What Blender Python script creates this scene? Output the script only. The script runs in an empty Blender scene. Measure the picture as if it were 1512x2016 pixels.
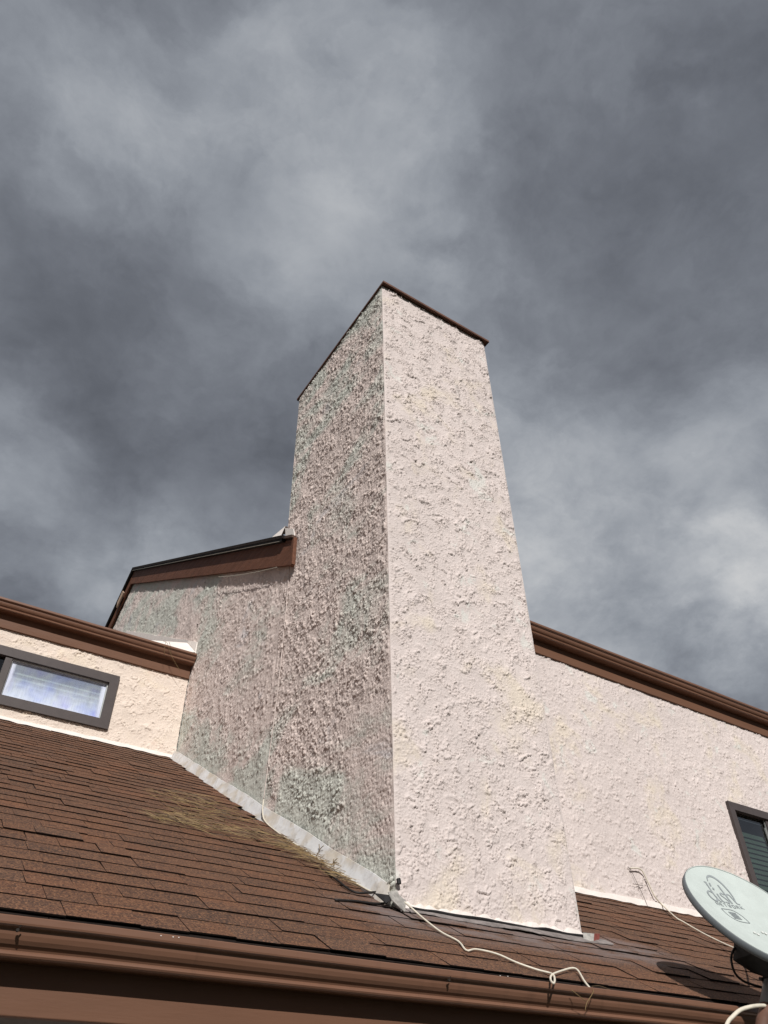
import bpy, bmesh, math, random
import numpy as np
from mathutils import Vector, Matrix

random.seed(7)
RNG = np.random.default_rng(11)
S = bpy.context.scene
COL = S.collection
H = 1.7                                   # eye height above the ground

# ------------------------------------------------------------------ camera
CAM_P = np.array([-2.248, -3.309, H])
F_PX, YAW, PITCH, ROLL = 1501.96, 0.591095, 0.720595, -0.0195597
_f = np.array([math.sin(YAW)*math.cos(PITCH), math.cos(YAW)*math.cos(PITCH), math.sin(PITCH)])
_r0 = np.array([math.cos(YAW), -math.sin(YAW), 0.0]); _u0 = np.cross(_r0, _f)
_r = _r0*math.cos(ROLL)+_u0*math.sin(ROLL); _u = -_r0*math.sin(ROLL)+_u0*math.cos(ROLL)
cam = bpy.data.objects.new('camera', bpy.data.cameras.new('camera'))
COL.objects.link(cam)
cam.data.sensor_fit = 'VERTICAL'; cam.data.sensor_height = 36.0; cam.data.sensor_width = 27.0
cam.data.lens = 36.0*F_PX/2016.0
cam.data.clip_start = 0.05; cam.data.clip_end = 4000
m = Matrix.Identity(4)
for i in range(3):
    m[i][0] = _r[i]; m[i][1] = _u[i]; m[i][2] = -_f[i]; m[i][3] = CAM_P[i]
cam.matrix_world = m
S.camera = cam

def ray(px, py):
    d = _f*F_PX + _r*(px-756) - _u*(py-1008)
    return d/np.linalg.norm(d)
def at_y(px, py, y):
    d = ray(px, py); return CAM_P + d*((y-CAM_P[1])/d[1])
def at_x(px, py, x):
    d = ray(px, py); return CAM_P + d*((x-CAM_P[0])/d[0])
RS = 0.567                                # slope of the lower roof
def roof_z(y): return 0.985 + RS*y + H
def at_roof(px, py, lift=0.0):
    d = ray(px, py); n = np.array([0, -RS, 1.0])
    return CAM_P + d*((0.985+H+lift-n@CAM_P)/(n@d))

# ------------------------------------------------------------------ sun, sky, exposure
SUN = np.array([-0.39, -1.0, 0.72]); SUN /= np.linalg.norm(SUN)
sun = bpy.data.objects.new('sun', bpy.data.lights.new('sun', 'SUN'))
COL.objects.link(sun)
sun.data.energy = 4.6; sun.data.angle = math.radians(0.53); sun.data.color = (1.0, 0.97, 0.94)
sun.rotation_euler = Vector(-SUN).to_track_quat('-Z', 'Y').to_euler()
sun.location = (-3, -8, 12)
S.view_settings.view_transform = 'Standard'; S.view_settings.look = 'None'
S.view_settings.exposure = 0.0; S.view_settings.gamma = 1.0
S.view_settings.use_curve_mapping = False

class NT:
    """small node-tree helper"""
    def __init__(s, tree): s.t = tree; s.n = tree.nodes; s.l = tree.links
    def node(s, typ, ins=None, **kw):
        n = s.n.new(typ)
        for k, v in kw.items(): setattr(n, k, v)
        for k, v in (ins or {}).items(): s.put(n.inputs[k], v)
        return n
    def put(s, sock, v):
        if isinstance(v, bpy.types.NodeSocket): s.l.new(v, sock)
        else: sock.default_value = v
    def math(s, op, a, b=0.0, c=0.0, clamp=False):
        n = s.node('ShaderNodeMath', operation=op, use_clamp=clamp)
        for i, v in enumerate((a, b, c)): s.put(n.inputs[i], v)
        return n.outputs[0]
    def vmath(s, op, a, b=None, scale=None):
        n = s.node('ShaderNodeVectorMath', operation=op)
        s.put(n.inputs[0], a)
        if b is not None: s.put(n.inputs[1], b)
        if scale is not None: s.put(n.inputs['Scale'], scale)
        return n.outputs['Value'] if op in ('DOT_PRODUCT', 'LENGTH') else n.outputs[0]
    def noise(s, vec, scale, detail=4, rough=0.55, dist=0.0, out='Fac'):
        n = s.node('ShaderNodeTexNoise', {'Vector': vec, 'Scale': scale, 'Detail': detail, 'Roughness': rough, 'Distortion': dist})
        return n.outputs[out]
    def ramp(s, fac, a, b, lo=0.0, hi=1.0, smooth=True):
        n = s.node('ShaderNodeMapRange', {'Value': fac, 'From Min': a, 'From Max': b, 'To Min': lo, 'To Max': hi})
        n.interpolation_type = 'SMOOTHSTEP' if smooth else 'LINEAR'; n.clamp = True
        return n.outputs[0]
    def mix(s, fac, a, b, blend='MIX'):
        n = s.node('ShaderNodeMix', data_type='RGBA', blend_type=blend)
        s.put(n.inputs[0], fac)
        for i, v in ((6, a), (7, b)):
            s.put(n.inputs[i], v if isinstance(v, bpy.types.NodeSocket) else (*v, 1.0))
        return n.outputs[2]
    def cramp(s, fac, stops):
        n = s.node('ShaderNodeValToRGB'); s.put(n.inputs[0], fac)
        e = n.color_ramp.elements
        while len(e) < len(stops): e.new(0.5)
        for i, (p, c) in enumerate(stops): e[i].position = p; e[i].color = (*c, 1)
        return n.outputs[0]

W = bpy.data.worlds.new('World'); S.world = W; W.use_nodes = True
W.node_tree.nodes.clear()
w = NT(W.node_tree)
def lin(c): c = c/255.0; return c/12.92 if c <= 0.04045 else ((c+0.055)/1.055)**2.4
# brightness of the cloud deck by direction, read at a scatter of places
SKY = [(0,60,112),(60,300,126),(150,120,140),(300,40,118),(330,260,152),(480,120,150),(480,330,140),(640,150,152),(640,330,158),(800,60,124),
 (820,230,150),(900,130,128),(960,300,112),(1080,180,112),(1120,350,103),(1250,60,112),(1280,230,110),(1400,330,97),(1480,60,88),(1460,220,104),
 (1450,440,106),(1080,500,113),(1220,470,104),(1250,600,100),(1400,600,106),(60,450,116),(150,560,97),(330,450,112),(330,580,104),(480,500,124),(620,480,145),(720,470,152),
 (480,600,110),(560,560,130),(40,650,98),(200,640,110),(120,740,96),(330,700,110),(450,690,126),(560,720,104),(250,800,98),(400,830,98),(520,830,97),(60,820,128),(140,880,112),
 (300,920,104),(460,950,104),(30,960,150),(130,1010,146),(220,1060,152),(330,1010,132),(400,1050,140),(60,1100,120),(150,1090,152),(40,1160,118),(180,1150,165),(230,1180,150),
 (980,560,124),(1060,660,118),(1010,720,140),(1180,690,114),(1330,720,112),(1480,720,124),(1050,820,150),(1180,800,132),(1320,820,118),(1480,850,150),(1100,920,156),(1250,900,146),
 (1400,930,144),(1060,1010,166),(1180,1020,154),(1300,1010,162),(1450,1040,152),(1120,1130,166),(1240,1110,158),(1360,1160,184),(1480,1150,168),(1130,1230,158),(1260,1250,148),(1400,1290,158),(1490,1240,182),(1500,1340,140)]
dirs = np.array([ray(a, b) for a, b, _ in SKY]); vals = np.array([lin(c+(13 if c > 95 else 21)) for _, _, c in SKY])
BASE = 0.25; KAP = 120.0
G = np.exp(KAP*(dirs@dirs.T-1)); wts = np.linalg.solve(G+0.10*np.eye(len(vals)), vals-BASE)
tc = w.node('ShaderNodeTexCoord').outputs['Generated']
d0 = w.vmath('NORMALIZE', tc)
sx = w.node('ShaderNodeSeparateXYZ', {0: d0})
den = w.math('ADD', w.math('MAXIMUM', sx.outputs[2], 0.0), 0.22)
lay = w.node('ShaderNodeCombineXYZ', {0: w.math('DIVIDE', sx.outputs[0], den), 1: w.math('DIVIDE', sx.outputs[1], den), 2: 0.0}).outputs[0]
wob = w.noise(w.vmath('MULTIPLY', d0, (1, 1, 1.4)), 3.2, 8, 0.58, 0.1, 'Color')
wob = w.vmath('SCALE', w.vmath('SUBTRACT', wob, (0.5, 0.5, 0.5)), scale=0.34)
dw = w.vmath('NORMALIZE', w.vmath('ADD', d0, wob))
acc = None
for dvec, wt in zip(dirs, wts):
    e = w.math('EXPONENT', w.math('MULTIPLY_ADD', w.vmath('DOT_PRODUCT', dw, tuple(dvec)), KAP, -KAP))
    acc = w.math('MULTIPLY_ADD', e, float(wt), BASE if acc is None else acc)
det = w.ramp(w.noise(w.vmath('MULTIPLY', dw, (1, 1, 1.3)), 3.4, 10, 0.61, 0.15), 0.36, 0.64)
det2 = w.ramp(w.noise(w.vmath('ADD', lay, (7.3, 2.1, 0)), 9.0, 9, 0.62, 0.35), 0.32, 0.68)
mul = w.math('ADD', w.math('MULTIPLY', w.math('SUBTRACT', det, 0.5), 0.32), w.math('MULTIPLY', w.math('SUBTRACT', det2, 0.5), 0.15))
puff = w.ramp(w.noise(w.vmath('ADD', w.vmath('MULTIPLY', d0, (1, 1, 1.7)), (3.3, 0.7, 1.9)), 7.0, 10, 0.60, 0.15), 0.36, 0.64)
bil = w.ramp(w.math('ABSOLUTE', w.math('SUBTRACT', w.noise(w.vmath('ADD', w.vmath('MULTIPLY', d0, (1, 1, 1.6)), (1.3, 4.7, 0.4)), 5.5, 6, 0.52, 0.2), 0.5)), 0.0, 0.14)
puff = w.math('ADD', w.math('MULTIPLY', puff, 0.62), w.math('MULTIPLY', bil, 0.45))
lowf = w.ramp(sx.outputs[2], 0.38, 0.80, 1.0, 0.30)
mul = w.math('ADD', mul, w.math('MULTIPLY', w.math('MULTIPLY', w.math('SUBTRACT', puff, 0.5), lowf), 0.42))
lum = w.math('MAXIMUM', w.math('MULTIPLY', acc, w.math('ADD', mul, 1.0)), 0.05)
tint = w.cramp(w.math('MULTIPLY', lum, 1.6), [(0.0, (0.915, 0.99, 1.17)), (0.26, (0.925, 0.995, 1.15)), (0.5, (0.92, 0.988, 1.10)), (0.8, (0.96, 0.996, 1.045)), (1.0, (0.99, 1.0, 1.01))])
ccol = w.vmath('SCALE', tint, scale=lum)
bg_cloud = w.node('ShaderNodeBackground', {'Color': ccol, 'Strength': 1.0})
sky = w.node('ShaderNodeTexSky'); sky.sky_type = 'NISHITA'; sky.sun_disc = False
sky.sun_elevation = math.asin(SUN[2]); sky.sun_rotation = math.atan2(SUN[0], SUN[1])
bg_sky = w.node('ShaderNodeBackground', {'Color': sky.outputs[0], 'Strength': 0.06})
mx = w.node('ShaderNodeMixShader', {0: 0.95, 1: bg_sky.outputs[0], 2: bg_cloud.outputs[0]})
out = w.node('ShaderNodeOutputWorld', {'Surface': mx.outputs[0]})

# ------------------------------------------------------------------ materials
def new_mat(name):
    mt = bpy.data.materials.new(name); mt.use_nodes = True
    t = NT(mt.node_tree); b = t.n['Principled BSDF']
    return mt, t, b
def pos(t): return t.node('ShaderNodeNewGeometry').outputs['Position']
def bump(t, b, h, dist, strength=1.0):
    n = t.node('ShaderNodeBump', {'Height': h, 'Distance': dist, 'Strength': strength})
    t.l.new(n.outputs[0], b.inputs['Normal'])

def stucco_mat(name, base, stains, grain=0.0016, top=False):
    """base colour, then (colour, noise scale, lo, hi, amount) stain layers"""
    mt, t, b = new_mat(name); p = pos(t); c = None
    v = t.noise(p, 1.3, 5, 0.6)
    c = t.mix(t.ramp(v, 0.3, 0.7), tuple(x*0.95 for x in base), tuple(x*1.04 for x in base))
    for i, (col, sc, lo, hi, amt) in enumerate(stains):
        f = t.noise(t.vmath('ADD', p, (3.1*i+1.7, 5.3*i, 2.9*i)), sc, 6, 0.62, 0.4)
        if top: f = t.noise(t.vmath('ADD', t.vmath('MULTIPLY', p, (1, 0.55, 1)), (3.1*i+1.7, 5.3*i, 2.9*i)), sc, 6, 0.64, 0.5)
        if top and i == 0: f = t.math('ADD', f, t.ramp(t.node('ShaderNodeSeparateXYZ', {0: p}).outputs[2], 6.2, 7.8, 0.0, 0.10))
        if top and i == 0:
            q = t.node('ShaderNodeSeparateXYZ', {0: p}); hr = t.math('SUBTRACT', t.math('MULTIPLY_ADD', q.outputs[1], -0.567, q.outputs[2]), 2.68)
            f = t.math('ADD', f, t.ramp(hr, 0.15, 0.80, 0.15, 0.0))
        c = t.mix(t.math('MULTIPLY', t.ramp(f, lo, hi), amt), c, col)
    fine = t.noise(p, 160, 4, 0.6)
    c = t.mix(t.ramp(fine, 0.25, 0.6, 0.22, 0.0), c, tuple(x*0.62 for x in base))
    t.l.new(c, b.inputs['Base Color'])
    b.inputs['Roughness'].default_value = 0.93; b.inputs['Specular IOR Level'].default_value = 0.15
    h = t.math('ADD', t.noise(p, 95, 5, 0.65), t.math('MULTIPLY', t.noise(p, 300, 3, 0.6), 0.5))
    bump(t, b, h, grain*3, 0.8)
    return mt
M_FRONT = stucco_mat('stucco_pink_white', (0.615, 0.540, 0.508), [((0.64, 0.56, 0.455), 2.1, 0.52, 0.68, 0.75), ((0.62, 0.615, 0.57), 4.3, 0.60, 0.67, 0.75), ((0.54, 0.47, 0.435), 5.0, 0.54, 0.74, 0.55)])
M_LEFT = stucco_mat('stucco_weathered', (0.715, 0.605, 0.555), [((0.575, 0.60, 0.535), 1.9, 0.49, 0.66, 0.86), ((0.56, 0.555, 0.57), 2.2, 0.60, 0.70, 0.6), ((0.66, 0.56, 0.50), 3.6, 0.58, 0.74, 0.5)], 0.0015, True)
M_WING = stucco_mat('stucco_peach', (0.68, 0.585, 0.505), [((0.71, 0.61, 0.48), 2.4, 0.52, 0.66, 0.6), ((0.68, 0.52, 0.42), 3.0, 0.55, 0.7, 0.6)])

def paint_mat(name, base, rough=0.55, var=0.12, sc=6.0, spec=0.4, grain=0.0, stretch=None):
    mt, t, b = new_mat(name); p = pos(t)
    if stretch: p = t.vmath('MULTIPLY', p, stretch)
    f = t.noise(p, sc, 6, 0.65)
    c = t.mix(t.ramp(f, 0.3, 0.7), tuple(x*(1-var) for x in base), tuple(x*(1+var) for x in base))
    t.l.new(c, b.inputs['Base Color'])
    t.l.new(t.ramp(t.noise(p, sc*3, 4), 0.3, 0.7, rough-0.06, rough+0.08), b.inputs['Roughness'])
    b.inputs['Specular IOR Level'].default_value = spec
    if name == 'gutter_brown':
        dr = t.noise(t.vmath('MULTIPLY', pos(t), (22, 1.5, 1.5)), 1.0, 5, 0.65)
        c2 = t.mix(t.ramp(dr, 0.54, 0.78, 0.0, 0.38), c, (0.085, 0.045, 0.030))
        t.l.new(c2, b.inputs['Base Color'])
        bump(t, b, t.noise(t.vmath('MULTIPLY', pos(t), (1.2, 6, 6)), 1.5, 3), 0.012, 0.5)
    if grain: bump(t, b, t.noise(p, sc*6, 5, 0.6), grain)
    return mt
M_GUT = paint_mat('gutter_brown', (0.158, 0.080, 0.050), 0.40, 0.07, 2.0, 0.38, 0.0, (0.5, 1, 1))
M_FASC = paint_mat('fascia_brown', (0.128, 0.062, 0.036), 0.62, 0.07, 5.0, 0.25, 0.001, (0.3, 2, 2))
M_RAKE = paint_mat('rake_brown', (0.135, 0.058, 0.034), 0.7, 0.22, 9.0, 0.2, 0.006, (4, 0.3, 3))
M_DRIP = paint_mat('dark_edge', (0.020, 0.016, 0.013), 0.7, 0.3, 9.0, 0.2)
M_METALLINE = paint_mat('bare_metal_edge', (0.36, 0.33, 0.27), 0.5, 0.15, 8.0, 0.4)
M_CAP = paint_mat('cap_brown', (0.115, 0.055, 0.036), 0.6, 0.2, 8.0, 0.25)
M_FRAME = paint_mat('bronze_frame', (0.066, 0.054, 0.052), 0.5, 0.08, 9.0, 0.3)
M_SOFFIT = paint_mat('soffit_grey', (0.16, 0.14, 0.13), 0.8, 0.15, 5.0, 0.1)
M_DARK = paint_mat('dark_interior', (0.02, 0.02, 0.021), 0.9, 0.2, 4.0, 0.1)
M_CREAM = paint_mat('cream_cable', (0.62, 0.57, 0.47), 0.55, 0.12, 20.0, 0.3)
M_PINKCABLE = paint_mat('painted_cable', (0.56, 0.48, 0.44), 0.75, 0.2, 20.0, 0.2)
M_BLACKCABLE = paint_mat('black_cable', (0.014, 0.012, 0.011), 0.6, 0.1, 20.0, 0.3)
M_WIRE = paint_mat('thin_wire', (0.10, 0.075, 0.065), 0.7, 0.1, 20.0, 0.2)
M_DISH = paint_mat('dish_grey', (0.46, 0.505, 0.478), 0.6, 0.06, 7.0, 0.25)
M_RIM = paint_mat('dish_rim', (0.135, 0.150, 0.160), 0.55, 0.08, 7.0, 0.3)
M_LOGO = paint_mat('logo_grey', (0.255, 0.28, 0.285), 0.7, 0.05, 20.0, 0.2)
M_BRACKET = paint_mat('bracket_dark', (0.032, 0.034, 0.035), 0.6, 0.2, 12.0, 0.3)
M_MASTCAP = paint_mat('mast_grey', (0.22, 0.22, 0.215), 0.55, 0.12, 12.0, 0.4)
M_RUST = paint_mat('mast_brown', (0.12, 0.062, 0.043), 0.6, 0.2, 10.0, 0.3)
M_BENTMETAL = paint_mat('bent_metal', (0.30, 0.285, 0.26), 0.45, 0.35, 30.0, 0.5)
M_REDDISH = paint_mat('reddish_reflection', (0.22, 0.055, 0.04), 0.5, 0.25, 30.0, 0.4)
M_TAR_SHADE = paint_mat('black_tar_gap_shade', (0.012, 0.011, 0.011), 0.65, 0.3, 20.0, 0.3)  # tar along the foot, and the shade of gaps painted as black pieces
M_BLIND = paint_mat('blind_slat', (0.62, 0.63, 0.60), 0.6, 0.05, 5.0, 0.3)
M_BLINDDARK = paint_mat('blind_slat_dark', (0.10, 0.125, 0.105), 0.7, 0.15, 6.0, 0.2)

def flashing_mat():
    mt, t, b = new_mat('white_flashing'); p = pos(t)
    f = t.noise(p, 5, 6, 0.65, 0.6)
    c = t.mix(t.ramp(f, 0.42, 0.66), (0.60, 0.595, 0.59), (0.50, 0.445, 0.37))
    g = t.noise(p, 16, 5, 0.7)
    c = t.mix(t.ramp(g, 0.50, 0.72, 0, 0.6), c, (0.30, 0.27, 0.24))
    t.l.new(c, b.inputs['Base Color']); b.inputs['Roughness'].default_value = 0.5
    bump(t, b, t.noise(p, 4, 3), 0.02)
    return mt
M_FLASH = flashing_mat()
M_FLASHCLEAN = paint_mat('painted_flashing', (0.74, 0.68, 0.63), 0.6, 0.06, 9.0, 0.25, 0.002)

def shingle_mat(name, objrand):
    mt, t, b = new_mat(name); p = pos(t)
    tone = t.node('ShaderNodeAttribute', attribute_name='tone').outputs['Fac']
    if objrand:
        tone = t.math('FRACT', t.math('ADD', tone, t.node('ShaderNodeObjectInfo').outputs['Random']))
    c = t.cramp(tone, [(0.0, (0.076, 0.041, 0.028)), (0.25, (0.136, 0.061, 0.033)), (0.5, (0.106, 0.052, 0.033)), (0.75, (0.155, 0.067, 0.036)), (1.0, (0.108, 0.060, 0.040))])
    big = t.noise(p, 2.2, 5, 0.6, 0.5)
    c = t.mix(t.ramp(big, 0.35, 0.7, 0.0, 0.55), c, (0.074, 0.046, 0.033))
    smu = t.noise(t.vmath('MULTIPLY', p, (3.0, 11.0, 11.0)), 1.6, 5, 0.62)
    c = t.mix(t.ramp(smu, 0.46, 0.68, 0.0, 0.62), c, (0.048, 0.031, 0.025))
    mot = t.noise(p, 42, 4, 0.7)
    c = t.mix(t.ramp(mot, 0.5, 0.72, 0.0, 0.55), c, (0.175, 0.088, 0.050))
    gr = t.noise(p, 105, 4, 0.75)                      # granules
    c = t.mix(t.ramp(gr, 0.48, 0.64, 0.0, 0.85), c, (0.30, 0.150, 0.078))
    gr2 = t.noise(p, 130, 3, 0.75)
    c = t.mix(t.ramp(gr2, 0.48, 0.64, 0.0, 0.85), c, (0.020, 0.013, 0.011))
    # pale worn band round the foot of the chimney
    s = t.node('ShaderNodeSeparateXYZ', {0: p})
    dx = t.math('MAXIMUM', t.math('ABSOLUTE', t.math('SUBTRACT', s.outputs[0], 0.75)), 0.75)
    dx = t.math('SUBTRACT', dx, 0.75)
    dy = t.math('ABSOLUTE', t.math('ADD', s.outputs[1], 0.10))
    dist = t.math('SQRT', t.math('ADD', t.math('MULTIPLY', dx, dx), t.math('MULTIPLY', t.math('MULTIPLY', dy, dy), 3.0)))
    wn = t.noise(t.vmath('MULTIPLY', p, (1, 3, 3)), 5, 5, 0.65)
    f = t.math('MULTIPLY', t.ramp(dist, 0.05, 0.55, 1.0, 0.0), t.ramp(wn, 0.32, 0.62))
    c = t.mix(t.math('MULTIPLY', f, 0.72), c, (0.185, 0.155, 0.150))
    t.l.new(c, b.inputs['Base Color'])
    b.inputs['Roughness'].default_value = 0.85; b.inputs['Specular IOR Level'].default_value = 0.25
    bump(t, b, t.math('ADD', gr, t.math('MULTIPLY', gr2, 0.7)), 0.004, 0.9)
    return mt
M_SH = shingle_mat('shingle_granules', True)
M_SHS = shingle_mat('shingle_granules_field', False)
M_BUTT = paint_mat('shingle_cut_edge', (0.017, 0.012, 0.010), 0.85, 0.4, 20.0, 0.15)

def upper_roof_mat():
    mt, t, b = new_mat('upper_roof'); p = pos(t)
    gr = t.noise(p, 120, 4, 0.7)
    c = t.mix(t.ramp(gr, 0.4, 0.65), (0.05, 0.03, 0.022), (0.10, 0.055, 0.035))
    t.l.new(c, b.inputs['Base Color']); b.inputs['Roughness'].default_value = 0.9
    bump(t, b, gr, 0.005); return mt
M_UROOF = upper_roof_mat()

def glass_mat(name, film):
    """window glass; film > 0 lays a fogged bluish deposit on it"""
    mt, t, b = new_mat(name); t.n.remove(b)
    o = t.n['Material Output']; p = t.node('ShaderNodeTexCoord').outputs['Object']
    tr = t.node('ShaderNodeBsdfTransparent', {'Color': (0.75, 0.80, 0.78, 1)})
    gl = t.node('ShaderNodeBsdfGlossy', {'Color': (0.95, 0.97, 1, 1), 'Roughness': 0.03})
    fr = t.node('ShaderNodeFresnel', {'IOR': 1.52}).outputs[0]
    front = t.math('SUBTRACT', 1.0, t.node('ShaderNodeNewGeometry').outputs['Backfacing'])
    sh = t.node('ShaderNodeMixShader', {0: t.math('MULTIPLY', t.math('MULTIPLY', fr, 1.9, clamp=True), front), 1: tr.outputs[0], 2: gl.outputs[0]}).outputs[0]
    if film:
        s = t.node('ShaderNodeSeparateXYZ', {0: p})
        # distance from the pane's border in its own frame (object origin at bottom centre)
        ex = t.math('SUBTRACT', 0.425, t.math('ABSOLUTE', s.outputs[0]))
        et = t.math('SUBTRACT', 0.375, s.outputs[2])
        edge = t.math('MINIMUM', t.math('MINIMUM', ex, et), s.outputs[2])
        n1 = t.noise(p, 5.0, 5, 0.6, 0.8)
        border = t.ramp(t.math('ADD', edge, t.math('MULTIPLY', t.math('SUBTRACT', n1, 0.5), 0.05)), 0.004, 0.05, 1.0, 0.0)
        low = t.ramp(t.math('ADD', s.outputs[2], t.math('MULTIPLY', t.math('SUBTRACT', n1, 0.5), 0.22)), 0.02, 0.30, 1.0, 0.30)
        streak = t.noise(t.vmath('MULTIPLY', p, (26, 1, 3)), 3.0, 4, 0.6)
        fog = t.math('MULTIPLY', t.math('MAXIMUM', border, low), t.ramp(streak, 0.2, 0.7, 0.78, 1.0))
        hue = t.noise(t.vmath('ADD', p, (4, 1, 2)), 3.2, 3, 0.5)
        fc = t.cramp(hue, [(0.30, (0.36, 0.40, 0.92)), (0.43, (0.52, 0.60, 0.92)), (0.58, (0.72, 0.79, 0.92)), (0.75, (0.46, 0.48, 0.90))])
        fc = t.mix(t.math('MULTIPLY', border, 0.75), fc, (0.76, 0.79, 0.90))
        di = t.node('ShaderNodeBsdfDiffuse', {'Color': fc})
        sh = t.node('ShaderNodeMixShader', {0: t.math('MULTIPLY', fog, 0.76), 1: sh, 2: di.outputs[0]}).outputs[0]
    t.l.new(sh, o.inputs['Surface'])
    return mt
M_GLASS = glass_mat('window_glass', 0)
M_FOG = glass_mat('fogged_glass', 1)

def ground_mat():
    mt, t, b = new_mat('ground_mat'); p = pos(t)
    n1 = t.noise(p, 0.6, 8, 0.65); n2 = t.noise(p, 25, 5, 0.7)
    c = t.mix(t.ramp(n1, 0.4, 0.6), (0.03, 0.04, 0.016), (0.06, 0.052, 0.034))
    c = t.mix(t.ramp(n2, 0.35, 0.7, 0, 0.5), c, (0.03, 0.035, 0.015))
    t.l.new(c, b.inputs['Base Color']); b.inputs['Roughness'].default_value = 0.95
    bump(t, b, n2, 0.05); return mt
M_GROUND = ground_mat()

# ------------------------------------------------------------------ object helpers
WORLD_LOC = {}
def link(name, me, parent=None, loc=(0, 0, 0)):
    o = bpy.data.objects.new(name, me); COL.objects.link(o)
    WORLD_LOC[o.name] = Vector(loc)
    if parent is not None:
        o.parent = parent; o.location = Vector(loc)-WORLD_LOC[parent.name]
    else: o.location = Vector(loc)
    return o
def mesh(name, verts, faces, mats, parent=None, mat_idx=None, smooth=False, center=True):
    v = np.asarray(verts, dtype=np.float64).reshape(-1, 3)
    loc = np.zeros(3)
    if center:
        loc = np.array([(v[:, 0].min()+v[:, 0].max())/2, (v[:, 1].min()+v[:, 1].max())/2, v[:, 2].min()])
    me = bpy.data.meshes.new(name)
    fa = faces
    if isinstance(fa, np.ndarray):
        k = fa.shape[1]; nf = fa.shape[0]
        me.vertices.add(len(v)); me.vertices.foreach_set('co', (v-loc).astype(np.float32).ravel())
        me.loops.add(nf*k); me.loops.foreach_set('vertex_index', fa.astype(np.int32).ravel())
        me.polygons.add(nf); me.polygons.foreach_set('loop_start', np.arange(0, nf*k, k, dtype=np.int32))
        me.update(calc_edges=True)
    else:
        me.from_pydata([tuple(x) for x in (v-loc)], [], fa)
    for mm in (mats if isinstance(mats, (list, tuple)) else [mats]): me.materials.append(mm)
    if mat_idx is not None: me.polygons.foreach_set('material_index', np.asarray(mat_idx, dtype=np.int32))
    me.polygons.foreach_set('use_smooth', np.full(len(me.polygons), bool(smooth)))
    me.update()
    return link(name, me, parent, loc)
def empty(name, loc, label, cat, group=None):
    o = bpy.data.objects.new(name, None); COL.objects.link(o); o.location = loc
    o.empty_display_size = 0.2
    WORLD_LOC[o.name] = Vector(loc); o['label'] = label; o['category'] = cat
    if group: o['group'] = group
    return o
def tag(o, label=None, cat=None, group=None, kind=None):
    for k, v in (('label', label), ('category', cat), ('group', group), ('kind', kind)):
        if v: o[k] = v
    return o

class MB:
    """collects shapes into one mesh"""
    def __init__(s): s.v = []; s.f = []; s.mi = []
    def add(s, vs, fs, mi=0):
        n = len(s.v); s.v += [tuple(map(float, x)) for x in vs]
        s.f += [tuple(i+n for i in f) for f in fs]; s.mi += [mi]*len(fs)
    def box(s, x0, x1, y0, y1, z0, z1, mi=0, bev=0.0):
        bm = bmesh.new(); bmesh.ops.create_cube(bm, size=1.0)
        for q in bm.verts: q.co = ((x0+x1)/2+q.co.x*(x1-x0), (y0+y1)/2+q.co.y*(y1-y0), (z0+z1)/2+q.co.z*(z1-z0))
        if bev: bmesh.ops.bevel(bm, geom=bm.edges[:], offset=bev, segments=2, affect='EDGES', profile=0.5)
        bm.verts.ensure_lookup_table(); bm.verts.index_update()
        s.add([q.co[:] for q in bm.verts], [[q.index for q in f.verts] for f in bm.faces], mi); bm.free()
    def prism(s, poly, axis, a, b, mi=0):
        """poly: 2-D outline in the other two axes, swept from a to b along axis (counter-clockwise or not)"""
        n = len(poly)
        def p3(q, t):
            return {'x': (t, q[0], q[1]), 'y': (q[0], t, q[1]), 'z': (q[0], q[1], t)}[axis]
        vs = [p3(q, a) for q in poly]+[p3(q, b) for q in poly]
        fs = [(i, (i+1) % n, n+(i+1) % n, n+i) for i in range(n)]+[tuple(range(n))[::-1], tuple(range(n, 2*n))]
        s.add(vs, fs, mi)
    def tube(s, pts, r, seg=8, mi=0, cap=True):
        P_ = [Vector(p) for p in pts]; n = len(P_)
        rr = r if isinstance(r, (list, tuple)) else [r]*n
        up = Vector((0, 0, 1)); vs = []; prev = None
        for i in range(n):
            t = (P_[min(i+1, n-1)]-P_[max(i-1, 0)]).normalized()
            if prev is None:
                a = t.cross(up)
                if a.length < 1e-4: a = t.cross(Vector((1, 0, 0)))
            else: a = prev-t*prev.dot(t)
            a.normalize(); prev = a; b = t.cross(a)
            for k in range(seg):
                g = 2*math.pi*k/seg
                vs.append(P_[i]+a*(rr[i]*math.cos(g))+b*(rr[i]*math.sin(g)))
        fs = [(i*seg+k, i*seg+(k+1) % seg, (i+1)*seg+(k+1) % seg, (i+1)*seg+k) for i in range(n-1) for k in range(seg)]
        if cap: fs += [tuple(range(seg))[::-1], tuple(range((n-1)*seg, n*seg))]
        s.add(vs, fs, mi)
    def build(s, name, mats, parent=None, smooth=False):
        o = mesh(name, s.v, s.f, mats, parent, s.mi, smooth)
        bm = bmesh.new(); bm.from_mesh(o.data); bmesh.ops.recalc_face_normals(bm, faces=bm.faces); bm.to_mesh(o.data); bm.free()
        return o
def spline(pts, n=6):
    P_ = [np.array(p, float) for p in pts]; out = []
    for i in range(len(P_)-1):
        a, b, c, d = P_[max(i-1, 0)], P_[i], P_[i+1], P_[min(i+2, len(P_)-1)]
        for k in range(n):
            t = k/n
            out.append(0.5*((2*b)+(c-a)*t+(2*a-5*b+4*c-d)*t*t+(3*b-a-3*c+d)*t**3))
    out.append(P_[-1]); return out

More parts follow.
